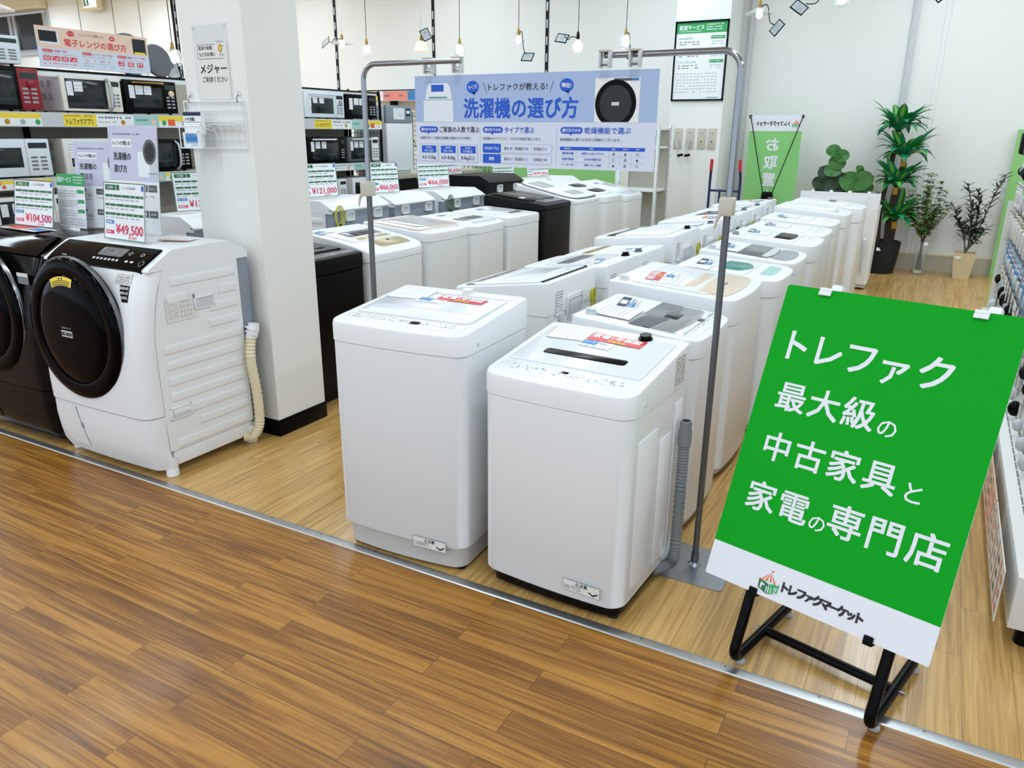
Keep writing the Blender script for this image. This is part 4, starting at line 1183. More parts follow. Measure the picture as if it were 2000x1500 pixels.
# ---------------------------------------------------------------- banner stands with the hanging blue board
def banner_stand(label, x, y, arm):
    t = thing('banner_stand', label, 'stand', (x, y, 0), 0, 'banner stands')
    b = MB(); b.loft([ring2(half(.3, .3, .02, .02), 0), ring2(half(.3, .3, .02, .02), .004)], 'steel', 'pair', 'pair'); b.part('base_plate', t)
    b = MB(); b.lathe([(.028, .004), (.028, .006), (.015, .016), (.015, .022)], 'steel', (0, 0, 0), 20); b.cyl((0, 0, .02), (0, 0, .06), .0165, 'darkmetal'); b.part('socket', t)
    b = MB(); b.cyl((0, 0, .05), (0, 0, 1.45), .0128, 'darkmetal', n=16); b.part('lower_pole', t)
    sg = 1 if arm > 0 else -1
    b = MB()
    pts = [(0, 0, 1.44), (0, 0, 1.7), (0, 0, 1.92)]
    for i in range(1, 9):
        a = R(90 * i / 8)
        pts.append((sg * .065 * (1 - math.cos(a)), 0, 1.92 + .065 * math.sin(a)))
    pts.append((arm, 0, 1.985))
    b.tube(pts, .0112, 'chrome', 14)
    b.part('upper_pole', t, 'bent chrome arm')
    b = MB()
    b.box(-.028, .022, -.03, .026, 1.435, 1.5, 'clamp', .006)
    b.part('clamp', t, 'beige plastic clamp')
    b = MB(); b.tube([(-.02, -.03, 1.44), (-.028, -.034, 1.42), (-.034, -.032, 1.39)], [.008, .006, .003], 'clamp', 8); b.part('lever', t)
    return t
banner_stand('right-hand chrome banner stand rising behind the black-slot washing machine', -.677, 2.825, -.5)
banner_stand('left-hand chrome banner stand between the left pillar and the blue banner', -2.28, 2.79, .5)
for k, (x, wd) in enumerate(((-1.945, 'outer left'), (-1.805, 'inner left'), (-1.165, 'inner right'), (-1.05, 'outer right'))):
    t = thing('banner_clip', '%s clip of the four holding up the blue banner' % wd, 'clip', (x, 2.805, 1.92), 0, 'banner clips')
    b = MB()
    b.box(-.022, .022, -.02, .016, .074, .081, 'clamp', .002)
    for sx in (-1, 1):
        b.box(sx * .018 - .004, sx * .018 + .004, -.016, .012, .02, .076, 'lgrey', .002)
    b.part('hanger', t)
    b = MB(); b.box(-.014, .014, -.014, -.004, -.02, .045, 'clear', .003); b.box(-.014, .014, .006, .014, -.02, .045, 'clear', .003); b.part('jaw', t, 'clear plastic jaw')
    b = MB(); b.cyl((-.016, -.004, .03), (.016, -.004, .03), .004, 'chrome', n=8); b.part('spring', t)

t = thing('hanging_banner', 'blue and white washing machine guide banner hanging between the chrome stands', 'banner', (-1.4855, 2.8, 1.58), 0)
BW, BH = 1.061, .352
b = MB(); b.box(-BW / 2, BW / 2, 0, .004, 0, BH, 'banner')
F0 = FF(-BW / 2, 0, 0)
FN = lambda u, v, w: F0(u * BW, v * BH, w)      # 0..1 coordinates
b.rect(FN, 0, 1, .49, 1, 'sky', .0006)
pan = b.part('banner_board', t, None, 0)
b = MB()
def bub(u0, u1, v0, v1, m='royal', rr=.02):
    b.rect(F0, u0 * BW, u1 * BW, v0 * BH, v1 * BH, m, .0012, rr)
# pictures of machines
b.poly([FN(u, v, .0009) for u, v in ((.05, .74), (.173, .74), (.165, .87), (.155, .915), (.065, .915), (.058, .87))], 'cool')
b.rect(FN, .04, .178, .493, .73, 'mwwhite', .0009)
b.rect(FN, .078, .136, .825, .9, 'royal', .0014); b.rect(FN, .065, .152, .752, .768, 'teal', .0014)
b.text(FN, 'エコ', .158, .68, .012, 'midink', w=.0014) if False else None
b.rect(FN, .77, .935, .49, .925, 'warm', .0009); b.rect(FN, .84, .93, .895, .92, 'dgrey', .0014); b.rect(FN, .905, .93, .895, .92, 'blue', .0018)
for rr, mm, w_ in ((.152, 'black', .0016), (.118, 'ink', .002)):
    pts = []
    for k in range(36):
        a = 2 * PI * k / 36
        u, v = .848 + rr / BW * .52 * math.cos(a) * 1.02, .672 + rr / BH * .55 * math.sin(a)
        pts.append(FN(u, max(v, .492), w_))
    b.poly(pts, mm)
b.rect(FN, .834, .862, .655, .69, 'lgrey', .0026)
# heading
for u, s_ in ((.268, 'サイズ?'), (.66, '機能?')):
    b.disc(F0, u * BW, .865 * BH, .029, 'royal', .0012, 24, .024)
    b.poly([FN(u_, v_, .0012) for u_, v_ in ((u - .004, .81), (u + .012, .81), (u + .008, .77))], 'royal')
    b.text(F0, s_, u * BW, .865 * BH, .018, 'purewhite', wd=.042, bold=.01, w=.0022, rot=.12 if u < .5 else -.1)
b.line(F0, .315 * BW, .91 * BH, .329 * BW, .8 * BH, .0018, 'ink', .0014); b.line(F0, .594 * BW, .8 * BH, .608 * BW, .91 * BH, .0018, 'ink', .0014)
b.text(F0, 'トレファクが教える!', .46 * BW, .86 * BH, .029, 'ink', wd=.247 * BW, bold=.006, w=.0014)
b.text(F0, '洗濯機の選び方', .467 * BW, .637 * BH, .081, 'royal', wd=.478 * BW, bold=.022, w=.0014)
# three columns
for u0, num, ttl, ww, lead, lw in ((.018, '①', 'ご家族の人数で選ぶ', .183, '洗濯物が多いご家族は洗濯機の容量が大きめの物を!', .24), (.312, '②', 'タイプで選ぶ', .125, '洗濯機のタイプごとに、それぞれ性能が異なります。', .25), (.64, '③', '乾燥機能で選ぶ', .175, '乾燥機能も様々な方式と特徴がございます。', .235)):
    bub(u0, u0 + .088, .372, .44, 'royal', .012)
    b.poly([FN(u_, v_, .0012) for u_, v_ in ((u0 + .036, .375), (u0 + .048, .375), (u0 + .04, .35))], 'royal')
    b.text(F0, '選び方その' + num, (u0 + .044) * BW, .406 * BH, .0135, 'purewhite', wd=.072 * BW, bold=.012, w=.002)
    b.text(F0, ttl, (u0 + .095) * BW, .405 * BH, .025, 'royal' if num != '①' else 'navy', 'l', wd=ww * BW, bold=.008, w=.0014)
    b.text(F0, lead, u0 * BW, .31 * BH, .0125, 'ink', 'l', wd=lw * BW, w=.0014)
for u in (.3, .625):
    b.line(F0, u * BW, .05 * BH, u * BW, .43 * BH, .0012, 'paleink')
for k, (a, c) in enumerate((('1人~2人', '4.2~5.5kg'), ('3人~4人', '6.0~8.0kg'), ('5人以上', '8.0kg以上'))):
    u = .018 + k * .092
    bub(u, u + .086, .04, .24, 'paleink', .006)
    b.rect(F0, (u + .0012) * BW, (u + .0848) * BW, .044 * BH, .236 * BH, 'banner', .0016, .006)
    b.rect(F0, (u + .008) * BW, (u + .078) * BW, .14 * BH, .222 * BH, 'royal', .002, .002)
    b.text(F0, '家族構成', (u + .043) * BW, .2 * BH, .007, 'purewhite', w=.0026)
    b.text(F0, a, (u + .043) * BW, .167 * BH, .0125, 'purewhite', bold=.008, w=.0026, wd=.045)
    b.text(F0, c, (u + .043) * BW, .09 * BH, .019, 'navy', bold=.006, w=.0026, wd=.068)
for k, (nm, mk) in enumerate((('ななめドラム', '◎◎○'), ('縦型', '○○◎'))):
    v = .155 - .115 * k
    bub(.312, .607, v, v + .1, 'paleink', .008)
    b.rect(F0, .313 * BW, .606 * BW, (v + .003) * BH, (v + .097) * BH, 'banner', .0016, .008)
    b.rect(F0, .312 * BW, .392 * BW, v * BH, (v + .1) * BH, 'royal', .002, .006)
    b.text(F0, nm, .352 * BW, (v + .05) * BH, .0145, 'purewhite', bold=.008, w=.0026, wd=.066 if k == 0 else .024)
    for j, (s_, u) in enumerate((('節水', .418), ('乾燥能力', .475), ('洗浄能力', .553))):
        b.text(F0, s_, u * BW, (v + .05) * BH, .014, 'ink', w=.0026, wd=.024 if j == 0 else .046)
        uo = (u + (.019 if j == 0 else .03)) * BW
        b.ring(F0, uo, (v + .05) * BH, .0052, .0011, 'royal', .0026, 16)
        if mk[j] == '◎':
            b.ring(F0, uo, (v + .05) * BH, .0032, .0012, 'royal', .0026, 12)
        if j:
            b.line(F0, (u - .03) * BW, (v + .02) * BH, (u - .03) * BW, (v + .08) * BH, .0007, 'paleink', .0026)
b.rect(FN, .64, .965, .2, .235, 'royal', .0012)
for u, s_ in ((.67, '乾燥方式'), (.765, '特徴'), (.85, '静音'), (.895, '省エネ'), (.94, '速さ')):
    b.text(F0, s_, u * BW, .218 * BH, .007, 'purewhite', w=.002)
for k, (a, c, mk) in enumerate((('風乾燥', '部屋干しの方にオススメ', '◎▲○'), ('温風式乾燥', '主流の乾燥方式', '○◎▲'), ('ヒートポンプ式', '衣類にやさしい乾燥', '▲◎○'))):
    v = .168 - .06 * k
    b.text(F0, a, .672 * BW, v * BH, .0095, 'royal', w=.0014, wd=.05, bold=.01)
    b.text(F0, c, .77 * BW, v * BH, .0095, 'royal', w=.0014, wd=.09 if k == 0 else .07, bold=.01)
    for j, ch in enumerate(mk):
        u = (.85 + .044 * j) * BW
        if ch == '▲':
            b.poly([F0(u + q[0], v * BH + q[1], .0014) for q in ((-.005, -.004), (.005, -.004), (0, .0055))], 'navy')
        else:
            b.ring(F0, u, v * BH, .005, .001, 'navy', .0014, 16)
            if ch == '◎':
                b.ring(F0, u, v * BH, .003, .001, 'navy', .0014, 12)
    if k < 2:
        b.line(F0, .64 * BW, (v - .03) * BH, .965 * BW, (v - .03) * BH, .0007, 'paleink')
for u in (.705, .832, .873, .916):
    b.line(F0, u * BW, .02 * BH, u * BW, .2 * BH, .0007, 'paleink')
b.part('print', pan, None, 0)

# ---------------------------------------------------------------- microwave gondola at the left
SX = -6.0
t = thing('gondola_shelf', 'long black and beige shelf unit full of microwave ovens along the left', 'shelf', (SX, 5.3, 0), R(90))
Y0, Y1 = -2.5, 2.32
levels = ((1.83, .1), (1.36, .075), (.94, .08), (.5, .08), (.12, .1))
for z, hr in levels:
    b = MB(); b.box(Y0, Y1, .012, .52, z - .035, z - .004, 'shelfbeige', .002); b.part('shelf_board', t)
    b = MB(); b.box(Y0, Y1, .0, .012, z - .01 - hr, z - .004, 'lgrey', .002)
    F = FF(0, 0, z - .01 - hr)
    u = -1.55
    k = 0
    if z > 1:
        b.rect(F, Y0 + .1, -1.72, .006, hr - .004, 'label', .0008); b.rect(F, Y0 + .1, -1.72, .006, hr * .6, 'paper', .0012)
        for q in range(6):
            b.disc(F, Y0 + .2 + q * .11, hr * .35, hr * .2, ('hgreen', 'peach', 'orange', 'ochre', 'paleink', 'hgreen')[q], .0016, 10)
        b.rect(F, Y0 + .3, Y0 + .4, hr * .5, hr * .85, 'orange', .002)
    if z > 1:
        while u < Y1 - 1:
            b.rect(F, u, u + .27, .006, hr - .004, 'label', .0008)
            b.text(F, 'トレファクアプリ', u + .13, hr * .42, hr * .5, 'ink', wd=.22, bold=.012, w=.0016)
            b.scribble(F, u + .01, u + .25, hr * .84, hr * .12, 'ochre', .0014)
            b.rect(F, u + .27, u + .6, .006, hr - .004, 'paper', .0008)
            b.scribble(F, u + .29, u + .58, hr * .75, hr * .16, 'midink', .0014); b.scribble(F, u + .29, u + .44, hr * .4, hr * .1, 'paleink', .0014)
            b.disc(F, u + .5, hr * .4, hr * .2, 'ochre', .0014, 10)
            b.rect(F, u + .6, u + .84, .006, hr - .004, 'mint', .0008); b.scribble(F, u + .62, u + .74, hr * .6, hr * .14, 'teal', .0014)
            b.disc(F, u + .79, hr * .45, hr * .25, 'peach', .0014, 10)
            b.rect(F, u + .84, u + 1.14, .006, hr - .004, 'paper', .0008)
            b.rect(F, u + .84, u + 1.14, hr * .55, hr - .004, 'label', .0014)
            b.rect(F, u + .93, u + 1.0, hr * .18, hr * .7, 'orange', .002); b.disc(F, u + .89, hr * .4, hr * .22, 'hgreen', .002, 10)
            b.text(F, '2', u + 1.08, hr * .4, hr * .5, 'ink', w=.002)
            u += 1.375
    elif z > .9:
        for u in (Y0 + .2, .9, 1.6):
            b.rect(F, u, u + .55, .006, hr - .004, 'paper', .0008)
            for j in range(4): b.rect(F, u + .03 + j * .06, u + .08 + j * .06, hr * .3, hr * .75, 'rose', .0014)
            b.scribble(F, u + .3, u + .5, hr * .6, hr * .1, 'paleink', .0014)
    b.part('price_rail', t, None, 0)
for u in (Y0 + .02, -1.55, -.6, .35, 1.25, Y1 - .02):
    b = MB(); b.box(u - .02, u + .02, .5, .56, 0, 2.16, 'black', .003); b.part('upright', t)
b = MB(); b.box(Y0, Y1, .53, .545, .1, 2.12, 'shelfbeige'); b.part('back_panel', t)
b = MB(); b.box(Y0, Y1, .04, .07, 2.08, 2.12, 'white', .004); b.box(Y0, Y1, .03, .075, 2.12, 2.135, 'black', .003); b.part('top_rail', t, 'white and black top rail')
b = MB()
x = Y1 + .03
pts = curve([(x, .5, .1), (x, .5, 2.0), (x, .44, 2.1), (x, .1, 2.1), (x, .03, 2.04), (x, .03, 1.0), (x, .03, .1)], 60)
b.tube(pts, .016, 'black', 8)
for i in range(9): b.tube([(x, .08 + i * .05, .1), (x, .08 + i * .05, 2.09)], .003, 'black', 5)
for i in range(22): b.tube([(x, .03, .15 + i * .09), (x, .5, .15 + i * .09)], .003, 'black', 5)
b.part('end_grid', t, 'black wire end grid')

def microwave(label, y, z, W, H, col, face, handle=None, win=(.06, .72, .16, .86), disp='display', knob=None, tags=(), Dp=.38, side=None, tall_panel=True, name='microwave_oven', cat='microwave', handle_m='silver', panel=None, loc=None, rz=R(90)):
    t = thing(name, label, cat, loc or (SX - .012 - Dp / 2, y, z - .004), rz, 'microwave ovens on the shelf')
    b = MB(); b.box(-W / 2, W / 2, -Dp / 2 + .03, Dp / 2, .014, H, side or col, .008)
    for s_ in (-1, 1):
        for r_ in range(2):
            for c_ in range(2):
                for i in range(4):
                    x0, x1 = sorted((s_ * W / 2, s_ * (W / 2 + .001)))
                    b.box(x0, x1, -.06 + c_ * .08, -.015 + c_ * .08, H * (.35 + .35 * r_) + i * .013, H * (.35 + .35 * r_) + i * .013 + .004, 'dgrey')
    b.part('body', t)
    pu = win[1]
    b = MB(); b.box(-W / 2, -W / 2 + W * (pu + .05), -Dp / 2, -Dp / 2 + .03, .014, H, face, .005)
    door = b.part('door', t)
    F = FF(-W / 2, -Dp / 2, 0)
    b = MB(); b.box(-W / 2 + win[0] * W, -W / 2 + win[1] * W, -Dp / 2 - .002, -Dp / 2 + .01, win[2] * H, win[3] * H, 'screen', .002); b.part('window', door)
    if handle:
        b = MB()
        if handle == 'v':
            x = -W / 2 + W * (pu + .01)
            b.tube(curve([(x, -Dp / 2, H * .95), (x + .012, -Dp / 2 - .03, H * .82), (x + .016, -Dp / 2 - .035, H * .5), (x + .012, -Dp / 2 - .03, H * .2), (x, -Dp / 2, H * .07)], 16), .011, handle_m, 8)
        else:
            b.tube(curve([(-W * .36, -Dp / 2, H * .92), (-W * .34, -Dp / 2 - .03, H * .92), (0, -Dp / 2 - .034, H * .92), (W * .2, -Dp / 2 - .03, H * .92), (W * .22, -Dp / 2, H * .92)], 16), .009, handle_m, 8)
        b.part('handle', door)
    b = MB(); b.box(-W / 2 + W * (pu + .055), W / 2, -Dp / 2, -Dp / 2 + .03, .014, H, panel or face, .005)
    u0, u1 = (pu + .08) * W, W * .97
    b.rect(F, u0, u1, H * .76, H * .9, disp, .0012)
    for i in range(4):
        for j in range(2):
            b.rect(F, u0 + (u1 - u0) * (.05 + .5 * j), u0 + (u1 - u0) * (.4 + .5 * j), H * (.2 + .1 * i), H * (.25 + .1 * i), 'midink' if face not in ('black', 'gloss', 'mwred') else 'mgrey', .0012)
    if knob:
        b.lathe([(.026, 0), (.026, .012), (.022, .015)], knob, (W / 2 - (u1 - u0) * .5 - .01, -Dp / 2, H * .64), 16, '-y')
    b.part('control_panel', t)
    for i, (u, w_, h_) in enumerate(tags):
        b = MB(); b.rect(F, u * W, u * W + w_, H * .84 - h_, H * .84, 'paper', .004)
        if i:
            b.text(F, ('オーブン', 'レンジ', 'フラット')[i % 3], u * W + w_ / 2, H * .84 - h_ * .38, w_ * .2, 'ink', wd=w_ * .7, bold=.015, w=.005)
            b.scribble(F, u * W + .006, u * W + w_ - .006, H * .84 - h_ * .72, .006, 'paleink', .005)
        else:
            for q in range(4): b.scribble(F, u * W + .005, u * W + w_ - .004, H * .84 - h_ * (.2 + .2 * q), .005, 'paleink', .005)
        b.part('price_tag', door, None, 0)
    for sx in (-1, 1):
        for sy in (-1, 1):
            MB().cyl((sx * W * .4, sy * Dp * .38, 0), (sx * W * .4, sy * Dp * .38, .016), .014, 'black', n=8).part('foot', t)
    return t
TG = ((.08, .05, .1), (.2, .07, .07), (.36, .07, .07))
microwave('dark red microwave oven on the top shelf at the left edge', 3.35, 1.83, .54, .3, 'mwred', 'black', panel='mwred', tags=((.05, .08, .075), (.25, .1, .085)), knob='mwred', win=(.05, .66, .15, .9))
microwave('ivory microwave oven with a black door and curved silver handle on the top shelf', 4.03, 1.83, .5, .27, 'mwside', 'mwivory', handle='v', tags=TG[:2], win=(.07, .74, .12, .92))
microwave('black microwave oven on the top shelf beside the left pillar', 4.56, 1.83, .5, .27, 'char', 'black', handle='h', handle_m='brass', tags=TG, knob='peach', win=(.14, .7, .2, .8))
microwave('white oven range hidden mostly by the left pillar, only its control panel showing', 5.98, 1.83, .56, .26, 'mwwhite', 'mwwhite', win=(.1, .7, .2, .8))
microwave('pale blue-white oven with a dial, right of the pillar on the top shelf', 6.69, 1.83, .62, .27, 'mwwhite', 'mwwhite', handle='h', handle_m='mwwhite', knob='mgrey', tags=TG, win=(.16, .72, .2, .78), disp='ink')
microwave('black microwave oven with a red key, last on the top shelf by the wire grid', 7.3, 1.83, .54, .27, 'char', 'black', tags=((.1, .06, .12), (.25, .08, .07), (.42, .08, .07)), win=(.16, .68, .2, .8))
microwave('white microwave oven with a wide flat door on the second shelf at the left edge', 3.28, 1.36, .66, .28, 'mwwhite', 'mwwhite', tags=((.08, .1, .06),), win=(.1, .68, .28, .78), disp='ink')
microwave('beige-sided white microwave oven behind the guide boards on the second shelf', 3.98, 1.36, .52, .28, 'shelfbeige', 'offwhite', tags=TG[:2], win=(.1, .74, .25, .85))
microwave('black microwave oven with a silver side handle on the second shelf by the pillar', 4.62, 1.36, .54, .27, 'dgrey', 'black', handle='v', win=(.08, .7, .15, .88))
microwave('white oven edge on the second shelf right of the pillar', 6.09, 1.36, .54, .27, 'mwwhite', 'offwhite', win=(.1, .7, .2, .8), disp='ink')
microwave('black oven with a white bar handle on the second shelf right of the pillar', 6.68, 1.36, .6, .28, 'char', 'black', handle='h', handle_m='white', tags=TG, win=(.12, .8, .15, .8))
microwave('grey oven with a white control panel, last on the second shelf by the wire grid', 7.3, 1.36, .56, .28, 'dgrey', 'dgrey', panel='white', handle='h', handle_m='white', tags=TG, win=(.1, .72, .15, .85), disp='ink')
microwave('cream microwave oven with a black door behind the 104,500 yen card', 3.4, .94, .6, .29, 'shelfbeige', 'offwhite', tags=((.12, .05, .09), (.26, .08, .07)), win=(.1, .74, .06, .9), disp='ink')
microwave('white microwave oven with a small black display on the third shelf right of the pillar', 6.72, .94, .5, .25, 'white', 'white', win=(.1, .7, .2, .8), disp='ink')
microwave('white toaster-sized microwave oven at the end of the third shelf', 7.3, .94, .46, .25, 'offwhite', 'white', win=(.1, .7, .2, .8), disp='ink')
t = microwave('white rounded appliance standing on top of the shelf above the dark red microwave', 3.25, 2.14, .54, .2, 'mwwhite', 'mwwhite', win=(.3, .6, .3, .6), Dp=.36)
# grey round cushion on top
b = MB(lambda p: Matrix.Rotation(R(-10), 4, 'X') @ p); b.lathe([(.02, -.045), (.12, -.04), (.17, -.02), (.175, 0), (.17, .02), (.12, .035), (.02, .04)], 'cushion', (0, 0, .175), 28, '-y')
b.solo('round_cushion', 'grey round cushion leaning behind the red and pink microwave banner', 'cushion', (-6.28, 4.62, 2.14), R(90))
b = MB(lambda p: Matrix.Rotation(R(-10), 4, 'X') @ p); b.lathe([(.02, -.02), (.13, -.018), (.14, 0), (.13, .018), (.02, .02)], 'cushion', (0, 0, .14), 28, '-y')
b.solo('round_cushion', 'smaller grey round cushion at the right end of the microwave banner', 'cushion', (-6.22, 4.84, 2.14), R(90))
# pink banner above the microwaves
t = thing('hanging_banner', 'pink and white microwave guide banner with red lettering above the left shelf', 'banner', (-6.03, 4.13, 2.145), R(90))
b = MB(); b.box(-.465, .465, 0, .006, 0, .285, 'banner')
F = FF(-.465, 0, 0)
b.rect(F, 0, .93, .14, .285, 'peach', .0008)
pan = b.part('banner_board', t, None, 0)
b = MB()
b.rect(F, .02, .17, .165, .26, 'mwwhite', .0014); b.rect(F, .02, .155, .18, .255, 'screen', .002); b.rect(F, .79, .91, .15, .265, 'screen', .0014); b.rect(F, .8, .9, .15, .165, 'label', .002)
b.disc(F, .27, .25, .03, 'redglow', .0014, 16, .02); b.text(F, 'サイズ?', .27, .25, .014, 'purewhite', w=.002); b.disc(F, .61, .245, .026, 'redglow', .0014, 16, .018); b.text(F, '機能?', .61, .245, .014, 'purewhite', w=.002)
b.text(F, 'トレファクが教える!', .44, .25, .024, 'ink', wd=.2, w=.0014); b.text(F, '電子レンジの選び方', .47, .185, .056, 'redglow', wd=.52, bold=.018, w=.0014)
for k, (u, s_) in enumerate(((.03, '容量で選ぶ'), (.34, 'センサー方式で選ぶ'), (.64, '機能やタイプで選ぶ'))):
    b.rect(F, u, u + .08, .108, .128, 'redglow', .0014, .008); b.text(F, '選び方その' + '①②③'[k], u + .04, .118, .011, 'purewhite', wd=.066, w=.002)
    b.text(F, s_, u + .09, .118, .019, 'redglow', 'l', wd=.11 if k == 0 else .17, w=.0014)
    b.scribble(F, u, u + .25, .095, .006, 'paleink', .0014)
    for j in range(4 if k != 2 else 3):
        uu = u + j * .068 * (1 if k != 2 else 1.25)
        if k != 1:
            b.rect(F, uu, uu + .056, .05, .082, 'redglow', .0014); b.scribble(F, uu + .006, uu + .05, .072, .006, 'purewhite', .002, 3); b.scribble(F, uu + .006, uu + .05, .06, .008, 'purewhite', .002, 3)
        else:
            b.scribble(F, uu + .01, uu + .05, .07, .012, 'rose', .0014, 2); b.scribble(F, uu, uu + .055, .05, .005, 'paleink', .0014, 4)
        b.scribble(F, uu, uu + .055, .03, .008, 'rose' if k == 0 else 'paleink', .0014, 3)
b.part('print', pan, None, 0)

# ---------------------------------------------------------------- on the left pillar
t = thing('poster_sleeve', 'clear plastic sleeve with a tape-measure notice on the left pillar', 'notice', (-3.44, 2.999, 1.862), 0)
b = MB(); b.box(-.13, .13, -.002, 0, 0, .365, 'plasticsheet'); b.part('sleeve', t)
b = MB(); F = FF(0, -.0022, 0)
b.rect(F, -.115, .118, .002, .275, 'offwhite', .0004)
for q in ((-.1, .2, -.1, .268), (-.1, .268, .03, .268), (-.1, .2, .09, .2)):
    b.line(F, *q, .0022, 'ink', .001)
b.text(F, '家具や家電', -.09, .252, .021, 'ink', 'l', wd=.1, bold=.012, w=.001)
b.text(F, 'などの計測に', -.09, .222, .021, 'ink', 'l', wd=.12, bold=.012, w=.001)
b.disc(F, .07, .248, .014, 'ochre', .0012, 16, .019); b.disc(F, .07, .248, .007, 'yellow', .0016, 12, .01)
for q in ((.055, .285, .075, .278), (.075, .278, .095, .276), (.05, .279, .06, .27), (.085, .262, .098, .258), (.07, .228, .082, .21), (.06, .225, .066, .208), (.082, .22, .095, .212)):
    b.line(F, *q, .002, 'ink', .0014)
b.text(F, 'メジャー', .005, .152, .05, 'ink', wd=.195, bold=.022, w=.001)
b.text(F, 'ご利用ください', .01, .1, .03, 'ink', wd=.185, bold=.012, w=.001)
b.part('notice_sheet', t, None, 0)
for x in (-.115, .115):
    MB().lathe([(.009, 0), (.007, .005), (.002, .006)], 'clear', (x, -.002, .35), 12, '-y').part('pin', t, 'clear pin')
t = thing('wire_grid', 'white wire grid rack hung on the left pillar', 'rack', (-3.455, 2.985, 1.62), 0)
b = MB()
x0, x1, zt_ = -.225, .225, .235
b.tube([(x0, 0, 0), (x1, 0, 0), (x1, 0, zt_), (x0, 0, zt_), (x0, 0, 0)], .0045, 'white', 8)
for i in range(9): b.tube([(x0 + .05 * i + .025, 0, 0), (x0 + .05 * i + .025, 0, zt_)], .002, 'white', 6)
for z in (.045, .095, .145, .19): b.tube([(x0, -.003, z), (x1, -.003, z)], .0025, 'white', 6)
b.part('grid', t)
for k in range(5):
    b = MB(); x = -.06 + k * .06
    b.tube(curve([(x, -.004, .125), (x + .005, -.012, .1), (x + .02, -.03, .088), (x + .028, -.04, .1)], 10), .0022, 'white', 6); b.part('hook', t)
b = MB(); b.box(-.08, .2, -.035, -.004, .118, .121, 'white'); b.tube([(-.08, -.035, .135), (.2, -.035, .135)], .0025, 'white', 6); b.part('tray', t)
for x, nm in ((-.145, 'left'), (.145, 'right')):
    t = thing('wall_hook', '%s adhesive hook holding up the white wire grid' % nm, 'hook', (-3.48 + x * 1.25 + .03, 2.999, 1.872), 0, 'wall hooks')
    MB().lathe([(.014, 0), (.014, .004), (.01, .006)], 'clear', (0, 0, .018), 14, '-y').part('plate', t, 'clear round plate')
    b = MB(); b.tube(curve([(0, -.006, .015), (0, -.018, .0), (0, -.02, -.018), (.0, -.008, -.022)], 10), .0025, 'darkmetal', 6); b.part('hook', t, 'dark metal hook')
t = thing('memo_holder', 'white wire basket hanging at the left end of the wire grid', 'basket', (-3.52, 2.925, 1.62), 0)
b = MB()
for z in (0, .11): b.tube([(-.09, -.045, z), (.07, -.045, z), (.07, .045, z), (-.09, .045, z), (-.09, -.045, z)], .003, 'white', 6)
for x in (-.09, .07): b.tube([(x, -.045, 0), (x, -.045, .11)], .003, 'white', 6)
b.tube([(.07, -.045, .11), (.1, -.05, .14), (.11, -.05, .1), (.07, .045, .085)], .003, 'white', 6)
b.part('frame', t)
b = MB(); b.box(-.088, .068, -.043, .043, .001, .003, 'white'); b.part('floor_plate', t)
t = thing('memo_pad', 'white memo pad with a navy top edge in the wire basket', 'memo pad', (-3.535, 2.92, 1.69), 0)
b = MB(); b.box(-.068, .068, -.012, .012, 0, .11, 'paper'); F = FF(0, -.012, 0)
b.rect(F, -.068, .068, .092, .11, 'navy'); b.text(F, 'メモ用紙', -.058, .075, .02, 'ink', 'l', bold=.015); b.line(F, -.058, .06, .058, .06, .002, 'ink'); b.text(F, '100', .045, .012, .016, 'midink', 'r')
b.part('pad', t, None, 0)
t = thing('leaflet_box', 'small box with a blue print in front of the memo pad', 'box', (-3.53, 2.905, 1.624), 0)
b = MB(); b.box(-.07, .06, -.015, .014, 0, .075, 'cool'); F = FF(0, -.015, 0)
b.rect(F, -.05, .04, .02, .07, 'skybluepack'); b.rect(F, -.05, .04, .03, .055, 'blue', .0012); b.scribble(F, -.045, .035, .062, .006, 'royal', .0016); b.scribble(F, -.01, .04, .01, .004, 'midink', .0012)
b.part('carton', t, None, 0)

